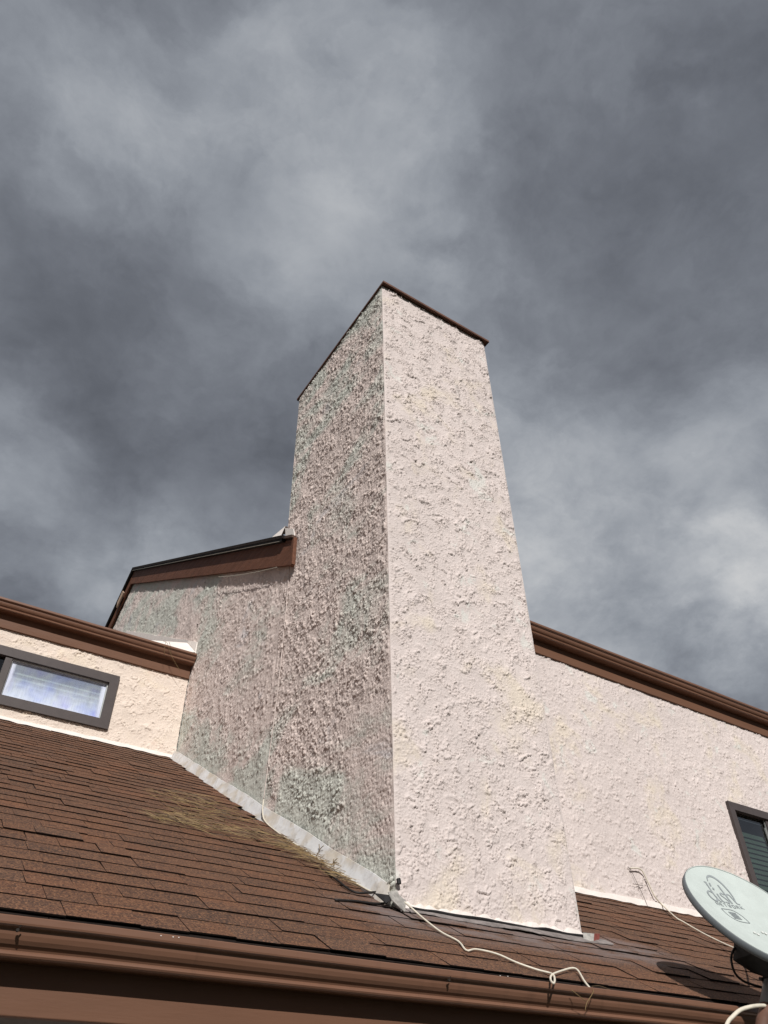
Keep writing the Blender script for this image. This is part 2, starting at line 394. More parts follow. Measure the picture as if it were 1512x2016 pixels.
# ------------------------------------------------------------------ stucco relief
def band(shape, dx, lam, sig=0.6, ang=None, aniso=1.0):
    """band-limited noise, unit deviation; ang/aniso stretch it along a direction in the wall plane"""
    ny, nx = shape
    py, px = ny+int(0.3/dx), nx+int(0.3/dx)
    wn = RNG.standard_normal((py, px))
    ky = np.fft.fftfreq(py, dx)[:, None]; kx = np.fft.rfftfreq(px, dx)[None, :]
    if ang is not None:
        c, s_ = math.cos(ang), math.sin(ang)
        ka = kx*c+ky*s_; kb = -kx*s_+ky*c
        k = np.sqrt((ka*aniso)**2+(kb/1.0)**2)
    else: k = np.sqrt(kx*kx+ky*ky)
    g = np.exp(-(np.log(np.maximum(k, 1e-9)*lam)**2)/(2*sig*sig)); g[0, 0] = 0
    f = np.fft.irfft2(np.fft.rfft2(wn)*g, s=(py, px))[:ny, :nx]
    return f/f.std()
def sstep(x, a, b):
    t = np.clip((x-a)/(b-a), 0, 1); return t*t*(3-2*t)
def tears(shape, dx, L, ang, warp):
    """torn trowel lips: each rises gently and breaks off abruptly on the side that ang points to"""
    ny, nx = shape
    v, u = np.meshgrid(np.arange(ny)*dx, np.arange(nx)*dx, indexing='ij')
    ph = (u*math.cos(ang)+v*math.sin(ang))/L
    ph = ph+warp*(1.00*band(shape, dx, L*2.4, 0.5)+0.40*band(shape, dx, L*0.90, 0.45)+0.20*band(shape, dx, L*0.38, 0.45))
    f = ph-np.floor(ph)
    return f**2.7
def lace(shape, dx, scale=1.0, ang=-1.05, rough=1.0):
    """skip-trowel lace: broken, ragged lips over flat trowelled patches"""
    busy = sstep(band(shape, dx, 0.30, 0.5)+0.6*band(shape, dx, 0.12, 0.5), -0.6, 0.8)
    g1 = sstep(band(shape, dx, 0.20*scale, 0.5, ang+1.57, 0.6)+0.28*band(shape, dx, 0.08*scale, 0.4), -1.3, 0.4)
    g2 = sstep(band(shape, dx, 0.13*scale, 0.5, ang+1.57, 0.6)+0.28*band(shape, dx, 0.05*scale, 0.4), -0.8, 0.3)
    g3 = sstep(band(shape, dx, 0.26*scale, 0.5), 0.5, 1.1)
    h = 0.0120*tears(shape, dx, 0.064*scale, ang, 0.62)*g1*(0.50+0.50*busy)
    h = h+0.0090*tears(shape, dx, 0.031*scale, ang+0.25, 0.60)*g2*(0.30+0.70*busy)
    h = h+0.0125*tears(shape, dx, 0.17*scale, ang-0.1, 0.45)*g3
    h = h+0.00018*band(shape, dx, 0.022, 0.5)+0.0015*band(shape, dx, 0.35, 0.5)
    return np.clip(h+0.002, 0, 0.022)*rough
def spiky(shape, dx, ang, rough=1.0, calm=None):
    """coarse thrown texture: many small torn lumps leaning one way"""
    a = band(shape, dx, 0.046, 0.42, ang, 0.38); b = band(shape, dx, 0.024, 0.40, ang, 0.5); c = band(shape, dx, 0.11, 0.5, ang, 0.7)
    busy = sstep(band(shape, dx, 0.30, 0.5)+0.6*band(shape, dx, 0.13, 0.5), -1.3, 0.3)
    h = 0.0077*sstep(a+0.5*c, 0.65, 1.25)+0.0052*sstep(b+0.4*c, 0.85, 1.40)+0.0015*sstep(c, 0.3, 0.8)
    h = h*(0.40+0.60*busy)+0.0011*band(shape, dx, 0.022, 0.4)+0.0025*band(shape, dx, 0.4, 0.5)
    if calm is not None: h = h*(1-calm)+calm*(0.0013*band(shape, dx, 0.020, 0.4)+0.0012*band(shape, dx, 0.05, 0.5, ang, 0.75)+0.002*band(shape, dx, 0.3, 0.5))
    return h*rough
def sheet(u0, u1, v0, v1, dx, hfun, to3, keep=None, edge=(0, 0, 0, 0), ew=0.03):
    """relief grid over [u0,u1]x[v0,v1]; to3(u,v,h)->xyz; keep(u,v)->bool drops quads; edge flags pull the relief to zero at a border"""
    nu = max(2, int(round((u1-u0)/dx))+1); nv = max(2, int(round((v1-v0)/dx))+1)
    U, V = np.meshgrid(np.linspace(u0, u1, nu), np.linspace(v0, v1, nv))
    h = hfun((nv, nu), dx, U, V)
    for fl, dist in zip(edge, (U-u0, u1-U, V-v0, v1-V)):
        if fl: h = h*sstep(dist, -0.0005, ew)+0.0*dist
    X, Y, Z = to3(U, V, h)
    verts = np.stack([np.broadcast_to(X, U.shape), np.broadcast_to(Y, U.shape), np.broadcast_to(Z, U.shape)], -1).reshape(-1, 3)
    idx = np.arange(nu*nv).reshape(nv, nu)
    q = np.stack([idx[:-1, :-1], idx[:-1, 1:], idx[1:, 1:], idx[1:, :-1]], -1).reshape(-1, 4)
    if keep is not None:
        kc = keep((U[:-1, :-1]+U[1:, 1:])/2, (V[:-1, :-1]+V[1:, 1:])/2).ravel()
        q = q[kc]
        used = np.zeros(nu*nv, bool); used[q.ravel()] = True
        remap = np.cumsum(used)-1; verts = verts[used]; q = remap[q]
    return verts, q
def join(parts):
    """[(verts, quads, material index)] -> one set"""
    V = []; Q = []; MI = []; n = 0
    for v, q, mi in parts:
        V.append(v); Q.append(q+n); MI.append(np.full(len(q), mi)); n += len(v)
    return np.concatenate(V), np.concatenate(Q), np.concatenate(MI)

# ------------------------------------------------------------------ ground
g = MB(); nG = 24
ring = [0, 6, 14, 40, 120, 500, 1800]
for i in range(len(ring)-1):
    for k in range(nG):
        a0, a1 = 2*math.pi*k/nG, 2*math.pi*(k+1)/nG
        r0, r1 = ring[i], ring[i+1]
        q = [(r0*math.cos(a0), r0*math.sin(a0), 0), (r1*math.cos(a0), r1*math.sin(a0), 0), (r1*math.cos(a1), r1*math.sin(a1), 0), (r0*math.cos(a1), r0*math.sin(a1), 0)]
        g.add(q if r0 else q[1:3]+[q[0]], [(0, 1, 2, 3)] if r0 else [(0, 1, 2)])
tag(g.build('ground', M_GROUND), kind='structure')

# ------------------------------------------------------------------ the house
house = empty('house', (1.5, 4.0, 0), 'pale stucco house with a tall square chimney, brown shingle roof and brown gutters', 'house')

# ---- chimney
CW, CD, CT = 1.225, 1.63, 6.355+H
CB = 0.75+H
def calm_left(u, v):      # u = y, v = z : smooth trowelled patch low beside the front corner
    z = v-H
    c = sstep(0.62-u, 0.0, 0.35)*sstep(2.35-z+0.25*u, 0.0, 0.5)
    strip = sstep(0.14-(z-(1.08+RS*u)), 0, 0.10)
    return np.clip(np.maximum(c, strip*0.8), 0, 1)
def h_left(sh, dx, U, V):
    return spiky(sh, dx, 0.75, 1.0, calm_left(U, V))
ANG_F = -1.05
cf = sheet(0, CW, CB, CT, 0.0050, lambda sh, dx, U, V: lace(sh, dx, 0.98, ANG_F, 1.0)*(1+0.15*sstep(V, 4.5, 7.0)), lambda u, v, h: (u, -h, v), edge=(1, 1, 0, 1), ew=0.02)
cl = sheet(0, CD, CB, CT, 0.0062, h_left, lambda u, v, h: (-h, u, v), edge=(1, 1, 0, 1), ew=0.025)
cl = (cl[0], cl[1][:, ::-1])
cr = sheet(0, CD, CB, CT, 0.022, lambda sh, dx, U, V: lace(sh, dx, 1.6, 0.7, 0.8), lambda u, v, h: (CW+h, u, v), edge=(1, 1, 0, 1), ew=0.05)
cb = sheet(0, CW, CB, CT, 0.022, lambda sh, dx, U, V: lace(sh, dx, 1.6, 0.7, 0.8), lambda u, v, h: (u, CD+h, v), edge=(1, 1, 0, 1), ew=0.05)
cb = (cb[0], cb[1][:, ::-1])
V_, Q_, MI_ = join([(*cf, 0), (*cl, 1), (*cr, 0), (*cb, 0)])
chimney = mesh('chimney', V_, Q_, [M_FRONT, M_LEFT], house, MI_, True)
tag(chimney, 'tall square stucco chimney, pink white in front and weathered grey on its side')
# metal cap
cap = MB()
cap.box(-0.012, CW+0.03, -0.045, CD+0.03, CT+0.003, CT+0.009)
cap.box(-0.014, CW+0.032, -0.049, -0.045, CT-0.014, CT+0.011)
cap.box(-0.016, -0.0125, -0.045, CD+0.03, CT-0.012, CT+0.010)
cap.box(CW+0.030, CW+0.034, -0.045, CD+0.03, CT-0.012, CT+0.010)
cap.box(-0.012, CW+0.03, CD+0.030, CD+0.034, CT-0.012, CT+0.010)
cap.build('chimney_cap', M_CAP, chimney)

# ---- gable wall (flush with the chimney's left side)
def main_roof(y): return np.where(y < 1.5, 3.44+0.582*1.5-(1.5-y)*0.78, 3.44+0.582*y)+H
RIDGE_Y = 7.52
def main_roof2(y): return np.where(y <= RIDGE_Y, main_roof(y), 3.44+0.582*RIDGE_Y-(y-RIDGE_Y)*0.60+H)
def wing_roof(y): return 4.16+H+0.582*(y-3.62)
def h_gable(sh, dx, U, V):
    strip = sstep(0.12-(V-H-(1.08+RS*U)), 0, 0.10)*0.8
    strip2 = sstep(0.26-(main_roof2(U)-V), 0, 0.14)*0.6
    return spiky(sh, dx, 0.75, 0.92, np.maximum(strip, strip2))
ga = sheet(CD, 3.78, 1.55+H, 5.75+H, 0.0088, h_gable, lambda u, v, h: (-h, u, v), keep=lambda u, v: (v < main_roof2(u)-0.10) & (v > roof_z(u)-0.1), edge=(1, 0, 0, 0))
gb = sheet(3.78, 9.2, 3.9+H, 8.0+H, 0.0125, lambda sh, dx, U, V: spiky(sh, dx, 0.75, 0.85, sstep(0.22-(main_roof2(U)-V), 0, 0.14)*0.6), lambda u, v, h: (-h, u, v), keep=lambda u, v: (v < main_roof2(u)-0.10) & (v > wing_roof(np.minimum(u, 7.6))-0.25))
V_, Q_, MI_ = join([(ga[0], ga[1][:, ::-1], 0), (gb[0], gb[1][:, ::-1], 0)])
gw = mesh('gable_wall', V_, Q_, [M_LEFT], house, MI_, True)
gf = MB(); gf.add([(-0.002, 9.2, 0), (-0.002, 13.9, 0), (-0.002, 13.9, float(main_roof2(13.9))-0.1), (-0.002, 9.2, float(main_roof2(9.2))-0.1)], [(0, 1, 2, 3)])
gf.build('gable_wall_end', M_LEFT, house)

# ---- front wall, right of the chimney
YW = 1.156
RWX0, RWX1, RWZ1 = 4.735, 6.15, 2.775
RWZ0 = 1.80
ra = sheet(CW-0.02, 6.4, 1.52+H, 3.80+H, 0.0078, lambda sh, dx, U, V: lace(sh, dx, 0.72, -1.0, 0.9), lambda u, v, h: (u, YW-h, v), keep=lambda u, v: ~((u > RWX0+0.02) & (u < RWX1-0.02) & (v > RWZ0+H+0.02) & (v < RWZ1+H-0.02)))
rb = sheet(6.4, 9.0, 1.52+H, 3.80+H, 0.05, lambda sh, dx, U, V: lace(sh, dx, 2.5, -0.7, 0.8), lambda u, v, h: (u, YW-h, v))
V_, Q_, MI_ = join([(*ra, 0), (*rb, 0)])
mesh('front_wall', V_, Q_, [M_FRONT], house, MI_, True)

# ---- wing wall on the left
YB = 3.75
LWX0, LWX1, LWZ0, LWZ1 = -3.0, -0.704, 3.232, 3.785
la = sheet(-2.6, -0.012, 2.95+H, 4.06+H, 0.0068, lambda sh, dx, U, V: lace(sh, dx, 1.15, -1.1, 0.92), lambda u, v, h: (u, YB-h, v), keep=lambda u, v: ~((u > LWX0+0.02) & (u < LWX1-0.02) & (v > LWZ0+H+0.02) & (v < LWZ1+H-0.02)))
lb = sheet(-5.2, -2.6, 2.95+H, 4.06+H, 0.03, lambda sh, dx, U, V: lace(sh, dx, 2.0, -0.4, 0.9), lambda u, v, h: (u, YB-h, v), keep=lambda u, v: ~((u > LWX0+0.02) & (u < LWX1-0.02) & (v > LWZ0+H+0.02) & (v < LWZ1+H-0.02)))
V_, Q_, MI_ = join([(*la, 0), (*lb, 0)])
tag(mesh('wing_wall', V_, Q_, [M_WING], house, MI_, True), 'peach stucco wall of the side wing')

# ---- walls that close the volumes
def wallbox(name, x0, x1, y0, y1, z0, z1, mt=M_FRONT):
    b = MB(); b.box(x0, x1, y0, y1, z0, z1); return b.build(name, mt, house)
wallbox('end_wall', 9.0, 9.12, YW, 13.9, 0, 3.7+H)
wallbox('back_wall', 0, 9.0, 13.8, 13.95, 0, 3.75+H)
wallbox('wing_end_wall', -5.32, -5.2, YB, 11.0, 0, 4.0+H, M_WING)
wallbox('wing_back_wall', -5.2, -0.02, 11.0, 11.15, 0, 4.0+H, M_WING)
wallbox('lower_wall', -4.6, 9.0, -0.20, -0.05, 0, 0.42+H)

# ---- roofs
def slab(name, x0, x1, prof, th, mt):
    """roof slab: prof = [(y,z)...] top line, thickness th downwards"""
    poly = prof+[(y, z-th) for y, z in prof[::-1]]
    b = MB(); b.prism(poly, 'x', x0, x1); return b.build(name, mt, house)
mr = slab('main_roof', -0.075, 9.3, [(1.66, float(main_roof2(1.66))), (RIDGE_Y, float(main_roof2(RIDGE_Y))), (14.2, float(main_roof2(14.2)))], 0.028, M_UROOF)
slab('main_roof_eave', CW+0.02, 9.3, [(1.09, float(main_roof2(1.09))-0.02), (1.655, float(main_roof2(1.655)))], 0.028, M_UROOF)
slab('roof_corner', -0.075, -0.028, [(1.37, 3.44+0.582*1.37+H), (1.655, float(main_roof2(1.655)))], 0.028, M_UROOF)
wr = slab('wing_roof', -5.5, -0.02, [(3.66, float(wing_roof(3.66))), (7.5, float(wing_roof(7.5))), (11.3, float(wing_roof(3.7)))], 0.03, M_UROOF)

# ---- rake trim on the gable
def rake(name, x0, x1, y0, y1, top, dz0, dz1, mt, parent, n=22, wob=0.0):
    vs = []; fs = []
    for i in range(n+1):
        y = y0+(y1-y0)*i/n
        jt = random.uniform(-wob, wob)
        for x in (x0, x1):
            for dz in (dz0, dz1): vs.append((x, y, float(top(y))-dz+(jt if dz == dz1 else 0)))
    for i in range(n):
        a = 4*i; b = a+4
        fs += [(a, a+1, b+1, b), (a+2, b+2, b+3, a+3), (a, b, b+2, a+2), (a+1, a+3, b+3, b+1)]
    fs += [(0, 2, 3, 1), (4*n, 4*n+1, 4*n+3, 4*n+2)]
    b = MB(); b.add(vs, fs); return b.build(name, mt, parent)
rt = lambda y: (3.44+0.582*y+H) if y <= RIDGE_Y else (3.44+0.582*RIDGE_Y-(y-RIDGE_Y)*0.60+H)
rb1 = rake('rake_board', -0.050, -0.022, 1.405, RIDGE_Y, rt, 0.045, 0.318, M_RAKE, house, 30, 0.003)
rake('drip_edge', -0.086, -0.0505, 1.55, RIDGE_Y, rt, 0.032, 0.062, M_DRIP, rb1)
rake('shingle_edge', -0.093, -0.0765, 1.52, RIDGE_Y, rt, -0.005, 0.0315, M_BUTT, rb1, 40, 0.002)
rake('metal_lip', -0.090, -0.0865, 1.60, RIDGE_Y-0.05, rt, 0.0585, 0.0625, M_METALLINE, rb1)
e = MB(); e.box(-0.058, -0.024, 1.36, 1.405, float(rt(1.38))-0.325, float(rt(1.38))-0.03, 0, 0.004)
e.build('rake_end_block', M_RAKE, rb1)
rb2 = rake('rake_board', -0.050, -0.022, RIDGE_Y, 10.4, rt, 0.045, 0.30, M_RAKE, house, 10, 0.002)
rake('drip_edge', -0.086, -0.0505, RIDGE_Y, 10.4, rt, 0.032, 0.062, M_DRIP, rb2)
rake('shingle_edge', -0.093, -0.0765, RIDGE_Y, 10.4, rt, -0.005, 0.0315, M_BUTT, rb2, 10, 0.002)
# broken pale chip on the far rake, seen past the ridge
chip = MB()
cp = at_x(238, 1174, -0.095)
chip.add([(-0.098, cp[1]-0.16, cp[2]-0.02), (-0.098, cp[1]+0.12, cp[2]-0.16), (-0.098, cp[1]+0.16, cp[2]-0.02), (-0.098, cp[1]-0.02, cp[2]+0.10),
          (-0.080, cp[1]-0.16, cp[2]-0.02), (-0.080, cp[1]+0.12, cp[2]-0.16), (-0.080, cp[1]+0.16, cp[2]-0.02), (-0.080, cp[1]-0.02, cp[2]+0.10)],
         [(0, 1, 2, 3), (7, 6, 5, 4), (0, 4, 5, 1), (1, 5, 6, 2), (2, 6, 7, 3), (3, 7, 4, 0)])
chip.build('wood_chip', paint_mat('bare_wood', (0.42, 0.30, 0.22), 0.8, 0.25, 30.0, 0.1), rb2)
# loose strip of edge metal hanging under the rake, on the gable wall
ls = MB()
pts = [at_x(430, 1136, -0.062), at_x(452, 1134.5, -0.06), at_x(480, 1131, -0.056), at_x(512, 1125, -0.055), at_x(545, 1117, -0.05)]
ls.tube(pts, 0.004, 5); ls.build('loose_trim', M_METALLINE, rb1)
# white flashing where the roof meets the chimney
fl = MB()
ys = 1.42
fl.add([(-0.028, ys, float(rt(ys))+0.01), (-0.028, 1.60, float(rt(1.60))+0.005), (-0.028, 1.63, float(rt(1.63))+0.13), (-0.028, ys+0.03, float(rt(ys))+0.11),
        (-0.020, ys, float(rt(ys))+0.01), (-0.020, 1.60, float(rt(1.60))+0.005), (-0.020, 1.63, float(rt(1.63))+0.13), (-0.020, ys+0.03, float(rt(ys))+0.11)],
       [(0, 1, 2, 3), (7, 6, 5, 4), (0, 4, 5, 1), (1, 5, 6, 2), (2, 6, 7, 3), (3, 7, 4, 0)])
fl.add([(-0.07, 1.62, float(rt(1.62))+0.004), (-0.07, 1.86, float(rt(1.86))+0.004), (0.10, 1.66, float(rt(1.66))+0.16), (-0.03, 1.62, float(rt(1.62))+0.15)], [(0, 1, 2, 3)])
fl.build('corner_flashing', M_FLASHCLEAN, house)

# ---- gutters and fascias
PROF = [(0, 0), (0, -0.095), (0.074, -0.097), (0.083, -0.094), (0.086, -0.089), (0.083, -0.082), (0.079, -0.079), (0.083, -0.073), (0.093, -0.066), (0.101, -0.056), (0.106, -0.044), (0.108, -0.033),
        (0.112, -0.028), (0.121, -0.026), (0.126, -0.023), (0.1275, -0.018), (0.1275, -0.003), (0.125, 0.0)]
def gutter(y_back, z_top, x0, x1, label, fasc_top, fasc_bot, end=True, sag=0.0):
    """K-style gutter, open at the top, on a fascia board"""
    gm = MB(); n = len(PROF); secs = max(2, int((x1-x0)/0.5))
    outer = [(y_back-a, z_top+b) for a, b in PROF]
    inner = [(y_back-(a-0.004 if a > 0.02 else a+0.003), z_top+min(b+0.004, 0)) for a, b in PROF]
    ring_ = outer+inner[::-1]; k = len(ring_)
    vs = []; fs = []
    for i in range(secs+1):
        x = x0+(x1-x0)*i/secs; dz = sag*math.sin(3.1*x)+sag*0.6*math.sin(7.7*x+1)
        vs += [(x, y, z+dz) for y, z in ring_]
    for i in range(secs):
        for j in range(k):
            j2 = (j+1) % k
            fs.append((i*k+j, i*k+j2, (i+1)*k+j2, (i+1)*k+j))
    gm.add(vs, fs)
    for xe in ((x0, x0+0.003), (x1-0.003, x1)):
        gm.prism([(y, z) for y, z in outer], 'x', xe[0]-(0.0015 if xe[0] == x0 else -0.0015), xe[1]-(0.0015 if xe[0] == x0 else -0.0015))
    go = gm.build('gutter', M_GUT, house); tag(go, label)
    fm = MB(); fm.box(x0, x1, y_back+0.001, y_back+0.036, fasc_bot, fasc_top, 0, 0.003)
    fm.build('fascia_board', M_FASC, house)
    return go
g1 = gutter(-0.608, 0.587+H, -4.6, 9.0, 'wide brown gutter along the front edge of the lower roof', 0.60+H, 0.365+H, sag=0.0012)
g2 = gutter(3.745-0.024, 4.200+H, -5.4, -0.012, 'short brown gutter above the wing window', 4.19+H, 3.963+H, sag=0.001)
g3 = gutter(YW-0.024, 3.968+H, CW+0.03, 9.0, 'brown gutter along the wall right of the chimney', 3.96+H, 3.730+H, sag=0.001)
# hidden-hanger screws showing on the front gutter's lip
for px, py in ((36, 1826), (884, 1926)):
    c = at_y(px, py, -0.608-0.128); s_ = MB()
    s_.tube([c+np.array([0, 0.004, -0.006]), c+np.array([0, -0.0025, -0.006])], [0.0055, 0.0045], 7); s_.tube([c+np.array([0.003, 0.0, 0.0]), c+np.array([0.006, -0.003, 0.006])], 0.0018, 5)
    s_.build('hanger_screw', M_DRIP, g1)
# spots of dried paint on the lip
sp = MB()
for px, py in ((317, 1842), (341, 1844.5), (352, 1845.5), (985, 1921), (1000, 1922)):
    c = at_y(px, py, -0.608-0.129); sp.box(c[0]-0.0018, c[0]+0.0018, c[1]-0.0006, c[1]+0.002, c[2]-0.0011, c[2]+0.0011)
tag(sp.build('paint_spots', M_FLASHCLEAN, g1), kind='stuff')
# soffit under the front eave
so = MB(); so.box(-4.6, 9.0, -0.5705, -0.202, 0.372+H, 0.385+H); so.build('soffit', M_SOFFIT, house)

# ---- lower roof deck with single shingle tabs
PANG = math.atan(RS); CP, SP_ = math.cos(PANG), math.sin(PANG)
EXPO = 0.1435
V0 = -0.642/CP                              # first butt line, measured up the slope from y = 0
ZD = 0.980+H                                # deck top at y = 0
def rp(x, v, t=0.0): return (x, v*CP-t*SP_, ZD+v*SP_+t*CP)
dk = MB()
def deck_piece(x0, x1, va, vb):
    dk.add([rp(x0, va, -0.004), rp(x1, va, -0.004), rp(x1, vb, -0.004), rp(x0, vb, -0.004), rp(x0, va, -0.02), rp(x1, va, -0.02), rp(x1, vb, -0.02), rp(x0, vb, -0.02)],
           [(0, 1, 2, 3), (7, 6, 5, 4), (0, 4, 5, 1), (1, 5, 6, 2), (2, 6, 7, 3), (3, 7, 4, 0)])
deck_piece(-4.7, -0.002, V0+0.005, 3.76/CP); deck_piece(0.0, 9.1, V0+0.005, YW/CP)
roof = dk.build('lower_roof', M_BUTT, house)
tag(roof, 'brown asphalt shingle roof in front of the chimney')
st = MB(); a = rp(0, V0-0.012, 0); 
for x0 in np.arange(-4.7, 9.0, 1.0):
    j = random.uniform(-0.004, 0.004); lo = V0-0.010+j
    st.add([rp(x0, lo, -0.004), rp(x0+0.997, lo+random.uniform(-.003, .003), -0.004), rp(x0+0.997, V0+0.05, -0.002), rp(x0, V0+0.05, -0.002), rp(x0, lo, -0.012), rp(x0+0.997, lo, -0.012)], [(0, 1, 2, 3), (4, 5, 1, 0)])
st.build('starter_strip', M_BUTT, roof)
WQ = [0.13, 0.165, 0.20, 0.235, 0.275, 0.32]
def tab_geo(wd, th, ja, jb, sk):
    L = EXPO+0.035; gp = 0.0009
    top = [(gp, ja, th), (wd-gp, jb, th), (wd-gp+sk, L, 0.0012), (gp+sk, L, 0.0012)]
    bot = [(gp, ja+0.0015, th*0.25), (wd-gp, jb+0.0015, th*0.25), (wd-gp+sk, L, -0.001), (gp+sk, L, -0.001)]
    # a bevelled worn lip: granules on top, dark cut edge below
    mid = [(gp, ja+0.012, th*0.97), (wd-gp, jb+0.012, th*0.97)]
    vs = top[:2]+mid+top[2:]+bot
    #     0,1   2,3   4,5      6..9
    fs = [((0, 1, 3, 2), 0), ((2, 3, 4, 5), 0), ((6, 7, 1, 0), 1), ((7, 8, 4, 3), 1), ((7, 3, 1), 1), ((9, 6, 2, 5), 1), ((6, 0, 2), 1)]
    return vs, fs
VAR = []
for wd in WQ:
    for th in (0.0058, 0.0076):
        for k in range(3):
            VAR.append((wd, th, tab_geo(wd, th, random.uniform(-.003, .003), random.uniform(-.003, .003), random.uniform(-.003, .003))))
tabs = []
def in_roof(x0, x1, y):
    return x1 <= 0.0 or y < 0.02 or (y < YW+0.05 and x0 >= CW-0.05)
ncrs = int((3.75/CP-V0)/EXPO)+1
for ci in range(ncrs):
    v = V0+ci*EXPO
    y = v*CP
    for (xa, xb) in (((-4.7, 0.0) if y > -0.05 else (-4.7, 9.05)),)+((((CW+0.0, 9.05),) if -0.05 < y < YW+0.02 else ())):
        x = xa-random.uniform(0, 0.3); thick = random.random() < 0.5
        while x < xb-0.02:
            wd = random.choice(WQ)
            if thick: wd = max(0.165, wd)
            if xb <= 0.001 and x+wd > -0.008:
                if x > -0.10: break
                wd = [q for q in WQ if x+q <= -0.004]
                if not wd: break
                wd = max(wd)
            vi = [i for i, q in enumerate(VAR) if q[0] == wd and (q[1] > 0.006) == thick]
            tabs.append((x, v+random.uniform(-0.003, 0.003), random.choice(vi), random.uniform(0, 0.0022) if random.random() < 0.9 else random.uniform(0.003, 0.006)))
            x += wd; thick = (not thick) if random.random() < 0.85 else thick
def px_of(p):
    q = np.array(p)-CAM_P; z = q@_f
    return (756+F_PX*(q@_r)/z, 1008-F_PX*(q@_u)/z) if z > 0.1 else (-9e9, -9e9)
def shown(tb):
    x, v, vi, _ = tb; wd = VAR[vi][0]
    c = [px_of(rp(x, v)), px_of(rp(x+wd, v)), px_of(rp(x+wd, v+EXPO)), px_of(rp(x, v+EXPO))]
    cx = sum(q[0] for q in c)/4; cy = sum(q[1] for q in c)/4
    if not (-30 < cx < 1540 and -30 < cy < 2040): return 0
    if CW > x > -0.05 and v > 0.03: return 0
    if v*CP > 0 and x > 0 and cx < 1130: return 0        # behind the chimney
    return abs(sum(c[i][0]*c[(i+1) % 4][1]-c[(i+1) % 4][0]*c[i][1] for i in range(4)))/2
order = sorted(range(len(tabs)), key=lambda i: -shown(tabs[i]))
singles = set(order[:300])
VM = {}
def tab_mesh(vi):
    if vi not in VM:
        vs, fs = VAR[vi][2]
        me = bpy.data.meshes.new('shingle'); me.from_pydata(vs, [], [f for f, _ in fs])
        me.materials.append(M_SH); me.materials.append(M_BUTT)
        me.polygons.foreach_set('material_index', [q for _, q in fs]); VM[vi] = me
    return VM[vi]
fv, ff, fm_, ft = [], [], [], []
for i, (x, v, vi, lift) in enumerate(tabs):
    if i in singles:
        o = link('shingle', tab_mesh(vi), roof, rp(x, v, lift)); o.rotation_euler = (PANG, 0, 0)
    else:
        vs, fs = VAR[vi][2]; n = len(fv); tn = random.random()
        fv += [rp(x+a_, v+b_, c_+lift) for a_, b_, c_ in vs]
        for f, q in fs: ff.append(tuple(k+n for k in f)); fm_.append(q); ft.append(tn)
o = mesh('shingle_field', fv, ff, [M_SHS, M_BUTT], roof, fm_)
at = o.data.attributes.new('tone', 'FLOAT', 'FACE'); at.data.foreach_set('value', ft)
o['kind'] = 'stuff'

# ---- flashings on the lower roof
def apron(name, y0, y1, h0, h1, x, mt, parent, n=26, wob=0.006, th=0.006):
    b = MB(); vs = []; fs = []
    for i in range(n+1):
        y = y0+(y1-y0)*i/n; hh = h0+(h1-h0)*i/n+random.uniform(-wob, wob); bow = random.uniform(0, 0.005)
        z = roof_z(y)
        vs += [(x-0.034-bow, y, z-0.006), (x-0.001, y, z+hh), (x+th, y, z+hh), (x+th, y, z-0.01)]
    for i in range(n):
        a = 4*i; c = a+4
        for j in range(4): fs.append((a+j, a+(j+1) % 4, c+(j+1) % 4, c+j))
    fs += [(0, 1, 2, 3), (4*n+3, 4*n+2, 4*n+1, 4*n)]
    b.add(vs, fs); return b.build(name, mt, parent)
sf = apron('side_flashing', 0.02, 3.74, 0.098, 0.085, -0.026, M_FLASH, house)
tag(sf, 'dirty white metal flashing strip stepping up the chimney side')
# flared pale base on the roof at the wall junctions
def base_strip(name, x0, x1, y, h, mt, n=40, wob=0.006):
    b = MB(); vs = []; fs = []
    for i in range(n+1):
        x = x0+(x1-x0)*i/n; z = roof_z(y); hh = h+random.uniform(-wob, wob); lo = random.uniform(0.002, 0.012)
        vs += [(x, y-0.020-random.uniform(0, .004), z+lo-0.012), (x, y-0.015, z+hh), (x, y+0.01, z+hh+0.004)]
    for i in range(n):
        a = 3*i; c = a+3; fs += [(a, c, c+1, a+1), (a+1, c+1, c+2, a+2)]
    b.add(vs, fs); return b.build(name, mt, house)
base_strip('wall_flashing', CW, 8.9, YW-0.004, 0.040, M_FLASHCLEAN, 90)
base_strip('wall_flashing', -4.6, -0.03, YB-0.004, 0.030, M_FLASHCLEAN, 60)
base_strip('wall_flashing', 0.03, CW-0.01, -0.002, 0.028, M_FLASHCLEAN, 46, 0.010)
# step flashing of the wing roof on the gable
sfw = MB(); vs = []; n = 24
for i in range(n+1):
    y = 3.66+(7.2-3.66)*i/n; z = float(wing_roof(y)); vs += [(-0.020, y, z-0.02), (-0.016, y, z+0.19+random.uniform(-.006, .006)), (-0.006, y, z+0.19), (-0.006, y, z-0.02)]
sfw.add(vs, [(4*i+j, 4*i+(j+1) % 4, 4*i+4+(j+1) % 4, 4*i+4+j) for i in range(n) for j in range(4)]+[(0, 1, 2, 3), (4*n+3, 4*n+2, 4*n+1, 4*n)])
sfw.add([(-0.14, 3.64, float(wing_roof(3.64))+0.03), (-0.021, 3.63, float(wing_roof(3.64))+0.06), (-0.021, 3.98, float(wing_roof(3.98))+0.16), (-0.45, 4.0, float(wing_roof(4.0))+0.055)], [(0, 1, 2, 3)])
sfw.build('wing_flashing', M_FLASHCLEAN, house)
